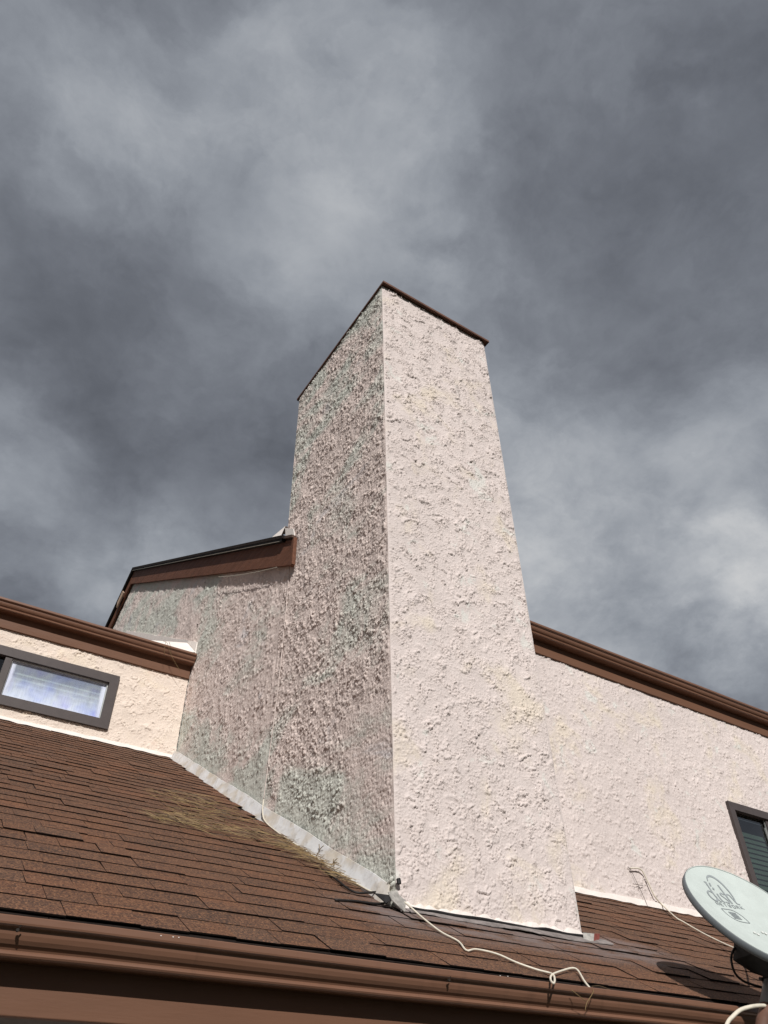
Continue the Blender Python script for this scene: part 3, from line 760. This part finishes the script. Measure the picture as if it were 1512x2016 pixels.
# sealed metal apron and lifted tar edge along the chimney's front foot
ap = MB(); n = 40; vs = []
for i in range(n+1):
    x = -0.03+(CW+0.16+0.03)*i/n; j = 0.012*math.sin(5*x)+random.uniform(-.005, .005)
    y0 = -0.080+j; lift = 0.012+0.004*math.sin(9*x+1)+random.uniform(0, .003)
    vs += [(x, y0, roof_z(y0)+lift-0.004), (x, y0, roof_z(y0)+lift), (x, -0.015, roof_z(-0.015)+0.014)]
ap.add(vs, [q for i in range(n) for q in ((3*i, 3*i+3, 3*i+4, 3*i+1), (3*i+1, 3*i+4, 3*i+5, 3*i+2))], 0)
ap.build('apron_flashing', paint_mat('worn_apron', (0.20, 0.175, 0.165), 0.6, 0.35, 12.0, 0.35, 0.004), house)
tr = MB()
tr.tube(spline([(x, -0.024+random.uniform(-.004, .003), roof_z(-0.03)+0.020+random.uniform(-.004, .004)) for x in np.linspace(0.06, CW+0.02, 16)], 3), 0.0085, 6)
tr.build('tar_line', M_TAR_SHADE, house)

# bent metal at the chimney's front left corner
def sheet_piece(name, quads, mt, parent, th=0.004):
    b = MB()
    for q in quads:
        q = [np.array(p, float) for p in q]; nn = np.cross(q[1]-q[0], q[2]-q[0]); nn = nn/np.linalg.norm(nn)*th
        k = len(q)
        b.add(q+[p-nn for p in q], [tuple(range(k)), tuple(range(2*k-1, k-1, -1))]+[(i, k+i, k+(i+1) % k, (i+1) % k) for i in range(k)])
    return b.build(name, mt, parent)
A = at_roof
def yp(px, py, y): return at_y(px, py, y)
sheet_piece('bent_flashing', [[yp(772, 1772, -0.07), yp(797, 1795, -0.09), yp(800, 1774, -0.05), yp(786, 1762, -0.04)], [yp(772, 1772, -0.07), yp(786, 1762, -0.04), yp(782, 1752, -0.02), yp(764, 1756, -0.03)]], M_BENTMETAL, house)
sheet_piece('corner_gap_shade', [[yp(737, 1758, -0.02), yp(760, 1778, -0.055), yp(774, 1770, -0.06), yp(768, 1762, -0.035), yp(752, 1760, -0.02)]], M_TAR_SHADE, house)  # black sheet painting in the shaded gap beside the bent metal
# kick-out piece at the front right corner
sheet_piece('kickout_flashing', [[yp(1148, 1836, -0.045), yp(1149, 1856, -0.055), yp(1168, 1860, -0.075), yp(1170, 1838, -0.05)]], M_BENTMETAL, house)
sheet_piece('kickout_flashing', [[yp(1170, 1838, -0.05), yp(1168, 1860, -0.075), yp(1179, 1857, -0.03), yp(1181, 1838, -0.02)]], M_REDDISH, house)  # red reflection in the metal, put into this facet's colour
sheet_piece('flap_gap_shade', [[yp(1136, 1856, -0.06), yp(1190, 1878, -0.13), yp(1212, 1873, -0.12), yp(1202, 1861, -0.06), yp(1170, 1857, -0.03)]], M_TAR_SHADE, house)  # flap coloured black, painting in the shade of the triangular gap
lump = MB()
for px, py in ((766, 1737), (772, 1742), (769, 1733)):
    c = at_x(px, py, -0.022); lump.tube([c-np.array([0, .02, -.01]), c, c+np.array([0, .02, -.02])], [0.005, 0.011, 0.004], 6)
lump.build('mortar_lump', M_LEFT, chimney, True)
hole = MB(); c = at_x(783, 1735, -0.005); hole.tube([c+np.array([0.004, 0.0, 0.012]), c+np.array([0.006, -0.004, -0.012])], 0.011, 7); hole.build('cracked_edge', M_TAR_SHADE, chimney)

# ---- windows
def framed_window(name, x0, x1, z0, z1, y, fw, label):
    """outer casing proud of the wall; returns the window object (the casing)"""
    b = MB(); d0, d1 = y-0.036, y+0.05
    b.prism([(x0, z0), (x1, z0), (x1-fw, z0+fw), (x0+fw, z0+fw)], 'y', d0, d1)
    b.prism([(x0, z1), (x0+fw, z1-fw), (x1-fw, z1-fw), (x1, z1)], 'y', d0, d1)
    b.prism([(x0, z0+0.0004), (x0+fw-0.0004, z0+fw), (x0+fw-0.0004, z1-fw), (x0, z1-0.0004)], 'y', d0, d1)
    b.prism([(x1, z0+0.0004), (x1, z1-0.0004), (x1-fw+0.0004, z1-fw), (x1-fw+0.0004, z0+fw)], 'y', d0, d1)
    o = b.build(name, M_FRAME, house); tag(o, label); return o
FW = 0.088
w1 = framed_window('window', LWX0, LWX1, LWZ0+H, LWZ1+H, YB, FW, 'narrow dark framed window under the wing gutter, its right pane fogged blue white')
mu = MB(); mu.box(-1.752, -1.690, YB-0.022, YB+0.045, LWZ0+FW+H+0.0005, LWZ1-FW+H-0.0005, 0, 0.003); mu.build('mullion', M_FRAME, w1)
bd = MB(); ix0, ix1, iz0, iz1 = -1.690, LWX1-FW, LWZ0+FW+H, LWZ1-FW+H
for q in ((ix0+.0005, ix1-.0005, iz1-0.012, iz1-.0005), (ix0+.0005, ix1-.0005, iz0+.0005, iz0+0.008), (ix0+.0005, ix0+0.008, iz0+.009, iz1-0.0125), (ix1-0.010, ix1-.0005, iz0+.009, iz1-0.0125)):
    bd.box(q[0], q[1], YB-0.004, YB+0.012, q[2], q[3])
bd.build('glazing_bead', paint_mat('bead_white', (0.42, 0.43, 0.42), 0.6, 0.1, 9, 0.3), w1)
def pane(x0, x1, z0, z1, y, mt, parent):
    b = MB(); b.box(x0, x1, y, y+0.005, z0, z1); return b.build('pane', mt, parent)
pane(ix0+0.002, ix1-0.002, iz0+0.002, iz1-0.002, YB+0.014, M_FOG, w1)
pane(LWX0+FW+0.002, -1.754, iz0+0.002, iz1-0.002, YB+0.014, M_GLASS, w1)
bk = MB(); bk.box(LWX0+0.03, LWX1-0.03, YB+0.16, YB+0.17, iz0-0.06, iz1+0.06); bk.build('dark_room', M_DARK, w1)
def slats(parent, x0, x1, z0, z1, y, pitch, mt, dep=0.032, tilt=0.9):
    me = None; k = 0; z = z0+pitch*0.5
    while z < z1:
        if me is None:
            b = MB(); dz = dep*math.sin(tilt)/2; dy = dep*math.cos(tilt)/2; hw = (x1-x0)/2
            b.add([(-hw, -dy, -dz), (hw, -dy, -dz), (hw, 0, 0.002), (-hw, 0, 0.002), (hw, dy, dz), (-hw, dy, dz), (-hw, -dy, -dz-0.001), (hw, -dy, -dz-0.001), (hw, dy, dz-0.0015), (-hw, dy, dz-0.0015)],
                  [(0, 1, 2, 3), (3, 2, 4, 5), (6, 9, 8, 7), (0, 6, 7, 1), (5, 4, 8, 9), (0, 3, 5, 9, 6), (1, 7, 8, 4, 2)])
            o = mesh('blind_slat', np.array(b.v), b.f, mt, None, center=False); me = o.data
            bpy.data.objects.remove(o)
        link('blind_slat', me, parent, ((x0+x1)/2, y, z)); z += pitch
slats(w1, ix0+0.006, ix1-0.006, iz0, iz1-0.02, YB+0.07, 0.052, M_BLIND, 0.055, 0.8)

w2 = framed_window('window', RWX0, RWX1, RWZ0+H, RWZ1+H, YW, 0.075, 'dark framed window with lowered blinds behind the satellite dish')
jx0, jx1, jz0, jz1 = RWX0+0.075, RWX1-0.075, RWZ0+0.075+H, RWZ1-0.075+H
mid = at_y(1506, 1620, YW)[0]
mu = MB(); mu.box(mid+0.0, mid+0.05, YW-0.015, YW+0.045, jz0+.0005, jz1-.0005, 0, 0.003); mu.build('mullion', M_FRAME, w2)
tk = MB(); tk.box(mid-0.030, mid-0.016, YW+0.0, YW+0.012, jz0+.001, jz1-0.08); tk.box(mid-0.010, mid-0.004, YW-0.002, YW+0.010, jz0+.001, jz1-0.004)
tk.build('sash_track', paint_mat('grey_track', (0.20, 0.21, 0.20), 0.5, 0.1, 9, 0.4), w2)
pane(jx0+0.001, mid-0.001, jz0+0.001, jz1-0.001, YW+0.020, M_GLASS, w2)
pane(mid+0.051, jx1-0.001, jz0+0.001, jz1-0.001, YW+0.020, M_GLASS, w2)
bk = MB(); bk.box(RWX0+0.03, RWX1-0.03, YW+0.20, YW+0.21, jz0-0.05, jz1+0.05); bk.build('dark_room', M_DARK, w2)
slats(w2, jx0+0.02, jx1-0.02, jz0, jz1-0.13, YW+0.065, 0.048, M_BLINDDARK, 0.052, 1.25)
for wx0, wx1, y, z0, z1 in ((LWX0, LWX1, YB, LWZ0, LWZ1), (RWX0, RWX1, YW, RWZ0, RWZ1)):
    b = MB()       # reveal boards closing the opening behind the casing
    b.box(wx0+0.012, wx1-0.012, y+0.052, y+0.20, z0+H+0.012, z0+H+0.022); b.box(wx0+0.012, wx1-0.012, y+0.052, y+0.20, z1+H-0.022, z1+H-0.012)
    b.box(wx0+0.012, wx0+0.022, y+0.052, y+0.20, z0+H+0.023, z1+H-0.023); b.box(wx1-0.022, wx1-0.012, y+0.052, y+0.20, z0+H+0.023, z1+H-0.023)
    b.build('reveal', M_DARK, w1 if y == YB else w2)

# ------------------------------------------------------------------ satellite dish
DC = np.array([1.522, -0.858, 0.969+H]); AZ, EL, DR = -0.134, 0.629, 0.322
dn = np.array([math.sin(AZ)*math.cos(EL), -math.cos(AZ)*math.cos(EL), math.sin(EL)])
da = np.array([math.cos(AZ), math.sin(AZ), 0]); db = np.cross(dn, da); db = db if db[2] > 0 else -db
DEEP = 0.030
def dsurf(a_, b_, off=0.0):
    r2 = (a_*a_+b_*b_)/(DR*DR); return DC+da*a_+db*b_+dn*(DEEP*(r2-1)+off)
MAST_Y = -0.80
dish = empty('satellite_dish', tuple(at_y(1504, 2010, MAST_Y-0.02)), 'round grey satellite dish with printed grey logo, on a mast by the front gutter', 'satellite dish')
nr, ns = 14, 64
vs = [dsurf(0, 0)]; fs = []
for i in range(1, nr+1):
    for k in range(ns):
        g_ = 2*math.pi*k/ns; vs.append(dsurf(DR*i/nr*math.cos(g_), DR*i/nr*math.sin(g_)))
fs += [(0, 1+k, 1+(k+1) % ns) for k in range(ns)]
for i in range(nr-1):
    for k in range(ns): fs.append((1+i*ns+k, 1+(i+1)*ns+k, 1+(i+1)*ns+(k+1) % ns, 1+i*ns+(k+1) % ns))
nb = len(vs)
vs2 = [np.array(p)-dn*0.003 for p in vs]
b = MB(); b.add(vs, fs); b.add(vs2, [f[::-1] for f in fs])
refl = b.build('reflector', M_DISH, dish, True)
rm = MB(); vs = []
for k in range(ns):
    g_ = 2*math.pi*k/ns; e_ = da*math.cos(g_)+db*math.sin(g_); p0 = DC+e_*DR
    for rr, tt in ((0.0, 0.0005), (0.004, 0.0015), (0.007, -0.001), (0.008, -0.028), (0.006, -0.032), (0.0, -0.030)): vs.append(p0+e_*rr+dn*tt)
rm.add(vs, [(k*6+j, ((k+1) % ns)*6+j, ((k+1) % ns)*6+(j+1) % 6, k*6+(j+1) % 6) for k in range(ns) for j in range(6)], 0)
rim = rm.build('rim', [M_RIM], dish, True)
lp = MB()
lp.tube([DC+(da*math.cos(2*math.pi*k/ns)+db*math.sin(2*math.pi*k/ns))*(DR+0.002)+dn*0.002 for k in range(ns+1)], 0.0022, 5, cap=False)
lp.build('rim_bead', M_DISH, dish, True)
# lettering, drawn as ribbons lying on the reflector
lg = MB()
def ribbon(pts, wd, n=8, off=0.0022):
    K_ = 1.13; pts = [(Lx+(p[0]-Lx)*K_-0.004, By+(p[1]-By)*K_) for p in pts]
    wd = [1.05*x for x in wd] if isinstance(wd, (list, tuple)) else 1.05*wd
    q = spline([(p[0], p[1], 0) for p in pts], n) if len(pts) > 2 else [np.array((p[0], p[1], 0.0)) for p in pts]
    wds = wd if isinstance(wd, (list, tuple)) else [wd, wd]
    vs = []; m_ = len(q)
    for i in range(m_):
        t = q[min(i+1, m_-1)]-q[max(i-1, 0)]; t = t/(np.linalg.norm(t)+1e-9); nn = np.array([-t[1], t[0], 0])
        ww = np.interp(i/(m_-1), np.linspace(0, 1, len(wds)), wds)/2
        for s2 in (-1, 1): c = q[i]+nn*ww*s2; vs.append(dsurf(c[0], c[1], off))
    lg.add(vs, [(2*i, 2*i+1, 2*i+3, 2*i+2) for i in range(m_-1)])
Lx, By = -0.160, 0.082     # left end and baseline of the big word
# d
ribbon([(Lx+0.040, By+0.050), (Lx+0.022, By+0.056), (Lx+0.004, By+0.040), (Lx+0.002, By+0.014), (Lx+0.018, By-0.001), (Lx+0.036, By+0.010), (Lx+0.046, By+0.032)], [0.007, 0.009, 0.011, 0.010, 0.008])
ribbon([(Lx+0.050, By+0.112), (Lx+0.046, By+0.080), (Lx+0.041, By+0.030), (Lx+0.046, By+0.004), (Lx+0.056, By+0.002)], [0.011, 0.009, 0.008, 0.006])
ribbon([(Lx+0.040, By+0.112), (Lx+0.056, By+0.112)], 0.006)
# i
ribbon([(Lx+0.068, By+0.050), (Lx+0.064, By+0.020), (Lx+0.068, By+0.003), (Lx+0.076, By+0.004)], [0.009, 0.009, 0.006])
ribbon([(Lx+0.066, By+0.072), (Lx+0.074, By+0.084)], 0.010); ribbon([(Lx+0.066, By+0.092), (Lx+0.074, By+0.112)], 0.009)
# s
ribbon([(Lx+0.112, By+0.050), (Lx+0.098, By+0.058), (Lx+0.088, By+0.046), (Lx+0.098, By+0.030), (Lx+0.106, By+0.014), (Lx+0.096, By+0.000), (Lx+0.082, By+0.006)], [0.006, 0.009, 0.009, 0.010, 0.009, 0.006])
# h
ribbon([(Lx+0.122, By+0.108), (Lx+0.120, By+0.060), (Lx+0.118, By+0.002)], [0.010, 0.009, 0.009])
ribbon([(Lx+0.120, By+0.040), (Lx+0.132, By+0.056), (Lx+0.144, By+0.052), (Lx+0.147, By+0.030), (Lx+0.150, By+0.006), (Lx+0.164, By+0.002)], [0.006, 0.008, 0.009, 0.009, 0.006])
# sweeping arc over the word
ribbon([(Lx+0.072, By+0.122), (Lx+0.092, By+0.150), (Lx+0.124, By+0.156), (Lx+0.152, By+0.130), (Lx+0.163, By+0.085), (Lx+0.160, By+0.045), (Lx+0.150, By+0.015)], [0.004, 0.009, 0.014, 0.013, 0.010, 0.007, 0.004])
# small word under it
GL = {'N': [[(0, 0), (0, 1)], [(0, 1), (1, 0)], [(1, 0), (1, 1)]], 'E': [[(0, 0), (0, 1)], [(0, 0), (1, 0)], [(0, .5), (.8, .5)], [(0, 1), (1, 1)]], 'T': [[(.5, 0), (.5, 1)], [(0, 1), (1, 1)]],
      'W': [[(0, 1), (.25, 0)], [(.25, 0), (.5, .8)], [(.5, .8), (.75, 0)], [(.75, 0), (1, 1)]], 'O': [[(0, 0), (0, 1)], [(0, 1), (1, 1)], [(1, 1), (1, 0)], [(1, 0), (0, 0)]],
      'R': [[(0, 0), (0, 1)], [(0, 1), (.9, .95)], [(.9, .95), (.9, .55)], [(.9, .55), (0, .5)], [(.4, .5), (1, 0)]], 'K': [[(0, 0), (0, 1)], [(0, .45), (1, 1)], [(.3, .6), (1, 0)]]}
for i, ch in enumerate('NETWORK'):
    for a_, b_ in GL[ch]:
        ribbon([(Lx+0.004+i*0.0245+a_[0]*0.014, By-0.026+a_[1]*0.018), (Lx+0.004+i*0.0245+b_[0]*0.014, By-0.026+b_[1]*0.018)], 0.0032)
# eye-shaped badge with a hatched middle
bx0, by0 = Lx+0.045, By-0.078
ribbon([(bx0-0.040, by0+0.030), (bx0+0.030, by0+0.034), (bx0+0.062, by0+0.006), (bx0+0.070, by0-0.034)], 0.004)
ribbon([(bx0-0.040, by0+0.030), (bx0-0.030, by0-0.008), (bx0+0.004, by0-0.032), (bx0+0.070, by0-0.034)], 0.004)
for k in range(5):
    ribbon([(bx0-0.010+k*0.001, by0+0.017-k*0.0085), (bx0+0.036+k*0.001, by0+0.017-k*0.0085)], 0.0052)
lg.build('lettering', M_LOGO, refl)
mk = MB()      # bolts through the face
for a_, b_ in ((-0.080, -0.118), (-0.015, -0.105), (-0.066, -0.128), (0.0, -0.112)):
    c = dsurf(a_, b_, 0.002); mk.tube([c, c+dn*0.004], 0.007, 8)
mk.build('face_bolt', paint_mat('bolt_zinc', (0.62, 0.63, 0.60), 0.4, 0.1, 9, 0.5), refl)
# bracket behind, mast below
br = MB()
bc = DC-dn*0.05-db*0.08
def orient_box(bm_, c, ax, hx):
    vs = [c+ax[0]*hx[0]*i+ax[1]*hx[1]*j+ax[2]*hx[2]*k for i in (-1, 1) for j in (-1, 1) for k in (-1, 1)]
    bm_.add(vs, [(0, 1, 3, 2), (4, 6, 7, 5), (0, 4, 5, 1), (2, 3, 7, 6), (0, 2, 6, 4), (1, 5, 7, 3)])
orient_box(br, DC-dn*0.052-db*0.06, (da, db, dn), (0.085, 0.12, 0.012))
t0 = at_y(1500, 1868, -0.80); t1 = at_y(1512, 1925, -0.80)
vx = np.array([1.0, 0, 0])
for sx_ in (-0.060, 0.060):
    c0 = DC-dn*0.06-db*0.10+da*sx_
    e0 = at_y(1516, 1928, -0.80)+vx*sx_*0.75
    for th_ in (-0.004, 0.004):
        pass
    q = [c0+db*0.11, c0-db*0.08, e0+np.array([0, -0.04, -0.01]), e0+np.array([0, 0.05, 0.03]), c0-dn*0.16+db*0.03]
    k = len(q); br.add([p-vx*0.003 for p in q]+[p+vx*0.003 for p in q], [tuple(range(k)), tuple(range(2*k-1, k-1, -1))]+[(i, k+i, k+(i+1) % k, (i+1) % k) for i in range(k)])
c = at_y(1517, 1905, -0.80); br.tube([c-vx*0.075, c+vx*0.075], 0.018, 10); br.tube([c-vx*0.08+np.array([0, .02, -.05]), c+vx*0.08+np.array([0, .02, -.05])], 0.008, 8)
br.build('bracket', M_BRACKET, dish)
m0, m1, m2, m3 = at_y(1520, 1925, MAST_Y), at_y(1515, 1958, MAST_Y-0.01), at_y(1508, 1996, MAST_Y-0.02), at_y(1501, 2040, MAST_Y-0.02)
ms = MB(); ms.tube([m0, m0*0.65+m1*0.35], 0.040, 18); ms.build('mast_clamp', M_BRACKET, dish, True)
ms = MB(); ms.tube([m0*0.6+m1*0.4, m1, m1*0.3+m2*0.7], 0.0345, 20); ms.build('mast_sleeve', M_MASTCAP, dish, True)
ms = MB(); m4 = np.array([m3[0]-0.02, -0.62, 0.10+H]); ms.tube(spline([m1*0.4+m2*0.6, m2, m3, (m3+m4)/2+np.array([0, -0.06, -0.06]), m4, np.array([m4[0]-0.02, -0.21, 0.0+H])], 5), 0.031, 18); ms.build('mast', M_RUST, dish, True)
ms = MB(); ms.box(m4[0]-0.10, m4[0]+0.06, -0.215, -0.203, -0.12+H, 0.12+H, 0, 0.003); ms.build('foot_plate', M_RUST, dish)
# arm with the receiver head in front of the dish (outside the photo)
ar = MB(); tip = DC+dn*0.36-db*0.36
ar.tube([DC-db*(DR-0.02)-dn*0.05, DC-db*(DR+0.03)+dn*0.03, tip], 0.013, 8); ar.build('feed_arm', M_RIM, dish)
hd = MB(); hdir = (DC-tip)/np.linalg.norm(DC-tip); hd.tube([tip-hdir*0.08, tip-hdir*0.02, tip+hdir*0.03, tip+hdir*0.045], [0.024, 0.028, 0.034, 0.030], 14); hd.build('receiver_head', M_DISH, dish, True)

# ------------------------------------------------------------------ cables
def cable(name, pts, r, mt, label, cat='cable', seg=7, n=6):
    b = MB(); b.tube(spline(pts, n), r, seg); o = b.build(name, mt, None, True)
    return tag(o, label, cat)
X0 = -0.014
down = [at_x(570, 1113, X0), at_x(567, 1150, X0), at_x(563, 1200, X0), at_x(556, 1272, X0), at_x(551, 1320, X0), at_x(543, 1390, X0), at_x(535, 1450, X0), at_x(526, 1520, X0), at_x(519, 1572, X0-0.014)]
cb1 = empty('wall_cable', tuple(np.array(down[-1])), 'thin painted cable running down the weathered chimney side to its flashing', 'cable')
b = MB(); b.tube(spline(down, 6), 0.0032, 7); b.build('cable_run', M_PINKCABLE, cb1, True)
c = np.array(down[3]); b = MB(); b.tube([c+np.array([-.004, 0, .018]), c+np.array([-.004, 0, -.018])], 0.010, 8); b.build('coupler', M_PINKCABLE, cb1)
run = [at_x(519, 1574, -0.040), at_x(517, 1598, -0.066), at_roof(522, 1617, 0.012), at_roof(546, 1638, 0.010), at_roof(590, 1667, 0.010), at_roof(640, 1700, 0.010), at_roof(690, 1732, 0.012), at_roof(728, 1754, 0.02)]
run += [at_roof(748, 1757, 0.035), at_roof(775, 1763, 0.05), at_roof(799, 1778, 0.045), at_roof(831, 1806, 0.025), at_roof(867, 1834, 0.012), at_roof(902, 1853, 0.010), at_roof(918, 1871, 0.010), at_roof(938, 1869, 0.012), at_roof(978, 1878, 0.012),
        at_roof(1017, 1895, 0.012), at_roof(1057, 1909, 0.014), at_roof(1086, 1917, 0.018), at_roof(1092, 1927, 0.03), at_roof(1090, 1936, 0.03), at_roof(1084, 1929, 0.03), at_roof(1087, 1919, 0.024), at_roof(1107, 1911, 0.02), at_roof(1127, 1906, 0.02), at_roof(1138, 1911, 0.02), at_roof(1150, 1931, 0.02), at_roof(1161, 1945, 0.01)]
cable('coax_cable', run, 0.0044, M_CREAM, 'cream cable snaking from the flashing over the shingles to a loop at the gutter', n=5)
cable('black_cable', [at_roof(640, 1713, 0.012), at_roof(664, 1733, 0.014), at_roof(700, 1757, 0.014), at_roof(745, 1757, 0.03), at_roof(762, 1775, 0.02), at_roof(740, 1779, 0.012), at_roof(700, 1774, 0.010), at_roof(660, 1772, 0.008)], 0.0055, M_BLACKCABLE, 'short black cable curled at the chimney foot beside the flashing')
cable('roof_cable', [at_y(1241, 1709, YW-0.03), at_y(1262, 1712, YW-0.03), at_y(1276, 1737, YW-0.03), at_y(1290, 1766, YW-0.032), at_y(1308, 1785, YW-0.05), at_roof(1330, 1806, 0.03), at_roof(1345, 1815, 0.025), at_roof(1385, 1838, 0.03), at_roof(1430, 1860, 0.05), at_roof(1474, 1878, 0.10), np.array(at_y(1500, 1888, -0.70))], 0.0058, M_CREAM, 'thin white cable running from the right wall across the shingles to the dish bracket')
tw = empty('wall_wire', tuple(at_y(1276, 1788, YW-0.02)), 'thin dark wire standing against the right wall above the shingles', 'wire')
b = MB(); b.tube(spline([at_y(1236, 1706, YW-0.018), at_y(1243, 1715, YW-0.018), at_y(1259, 1748, YW-0.02), at_y(1270, 1772, YW-0.022), at_y(1277, 1790, YW-0.03)], 4), 0.0020, 6); b.build('wire_run', M_WIRE, tw, True)
b = MB(); b.tube([at_y(1246, 1740, YW-0.022), at_y(1257, 1742, YW-0.024), at_y(1266, 1744, YW-0.020)], 0.0024, 6); b.build('wire_tie', M_WIRE, tw, True)
cable('black_cable', [at_y(1461, 1858, -0.74), at_y(1450, 1862, -0.745), at_y(1441, 1878, -0.75), at_y(1440, 1893, -0.755), at_y(1446, 1914, -0.76), at_y(1460, 1929, -0.76), at_y(1480, 1938, -0.76), at_y(1505, 1945, -0.76)], 0.0055, M_BLACKCABLE, 'black cable hanging in a loop beside the dish bracket')
cable('mast_cable', [at_y(1418, 2060, -0.83), at_y(1431, 2017, -0.83), at_y(1442, 2002, -0.83), at_y(1457, 1989, -0.835), at_y(1474, 1983, -0.84), at_y(1492, 1980, -0.84), at_y(1506, 1980, -0.83)], 0.0085, M_CREAM, 'thick white cable drooping from the dish mast over the gutter')

# ------------------------------------------------------------------ pine needles
def needle_mat():
    mt, t, b = new_mat('dry_needles'); p = pos(t)
    f = t.node('ShaderNodeNewGeometry').outputs['Random Per Island']
    c = t.cramp(f, [(0.0, (0.045, 0.027, 0.014)), (0.4, (0.13, 0.080, 0.032)), (0.75, (0.24, 0.16, 0.062)), (1.0, (0.08, 0.045, 0.022))])
    t.l.new(c, b.inputs['Base Color']); b.inputs['Roughness'].default_value = 0.7; return mt
M_NEEDLE = needle_mat()
def drift(path, count, spread, lmin, lmax, dirpx):
    P_ = [np.array(q, float) for q in path]
    L_ = np.cumsum([0]+[np.linalg.norm(P_[i+1]-P_[i]) for i in range(len(P_)-1)])
    for _ in range(count):
        s_ = random.random()*L_[-1]; i = min(int(np.searchsorted(L_, s_, 'right'))-1, len(P_)-2)
        t = (s_-L_[i])/(L_[i+1]-L_[i]+1e-9)
        taper = 0.45+0.55*math.sin(math.pi*min(max(s_/L_[-1], 0.05), 0.95))
        q = P_[i]*(1-t)+P_[i+1]*t+np.array([random.gauss(0, spread*1.5*taper), random.gauss(0, spread*taper)])
        hgt = abs(random.gauss(0, 0.024))*taper+0.010
        c = at_roof(q[0], q[1], hgt)
        if c[0] > -0.035 and c[1] > 0.0: c[0] = -0.04
        a = random.gauss(dirpx, 0.55); ln = random.uniform(lmin, lmax)
        dv = np.array([math.cos(a), math.sin(a)*CP, math.sin(a)*SP_+random.gauss(0, 0.13)])*ln/2
        bow = np.array([0, 0, random.uniform(-.004, .008)])
        sd = np.cross(dv, np.array([0, -SP_, CP])); sd = sd/(np.linalg.norm(sd)+1e-9)*random.uniform(0.0016, 0.0032); up_ = np.array([0, -SP_, CP])*0.0025
        pn.add([c-dv, c+bow-sd, c+bow+up_, c+bow+sd, c+dv], [(0, 1, 2), (0, 2, 3), (1, 4, 2), (2, 4, 3)])
pn = MB()
drift([(300, 1560), (360, 1566), (420, 1585), (470, 1608)], 90, 9, 0.10, 0.24, -0.1)
drift([(300, 1606), (360, 1612), (420, 1625), (500, 1640), (560, 1660), (620, 1688)], 250, 9, 0.10, 0.26, -0.15)
drift([(330, 1590), (420, 1600), (500, 1622)], 60, 10, 0.09, 0.24, 0.1)
drift([(560, 1662), (620, 1690), (660, 1716), (700, 1742)], 140, 6, 0.06, 0.18, -0.5)
tag(pn.build('pine_needles', M_NEEDLE), kind='stuff')
# twigs leaning on the flashing and needles hanging on the gutters
def twig(label, runs, r, grp=None):
    b = MB()
    for q in runs: b.tube(spline(q, 3), r, 5)
    return tag(b.build('twig', M_NEEDLE, None, True), label, 'twig', grp)
twig('forked dry twig leaning on the white flashing halfway down', [[at_roof(622, 1686, 0.01), at_x(630, 1672, -0.05), at_x(637, 1665, -0.05)], [at_x(630, 1674, -0.05), at_x(628, 1662, -0.05)]], 0.0022)
twig('small dry twig on the flashing nearer the chimney corner', [[at_roof(652, 1706, 0.01), at_x(657, 1697, -0.05), at_x(664, 1690, -0.05)], [at_x(656, 1698, -0.05), at_x(657, 1691, -0.05)], [at_x(657, 1697, -0.05), at_x(668, 1700, -0.05)]], 0.0020)
twig('dry needles hooked over the right part of the front gutter', [[at_y(1166, 1944, -0.72), at_y(1168, 1952, -0.745), at_y(1163, 1962, -0.75), at_y(1155, 1975, -0.75), at_y(1152, 1990, -0.745)], [at_y(1125, 1949, -0.745), at_y(1140, 1961, -0.75), at_y(1153, 1971, -0.75)], [at_y(1165, 1942, -0.72), at_y(1180, 1941, -0.71), at_y(1200, 1948, -0.72)]], 0.0015)
twig('dry needles hanging over the right end of the short wing gutter', [[at_y(321, 1262, 3.60), at_y(329, 1266, 3.59), at_y(334, 1281, 3.59), at_y(341, 1298, 3.60), at_y(354, 1320, 3.61)], [at_y(327, 1262, 3.60), at_y(324, 1275, 3.59), at_y(324, 1290, 3.60)], [at_y(333, 1264, 3.60), at_y(336, 1275, 3.59), at_y(337, 1288, 3.60)]], 0.0018)
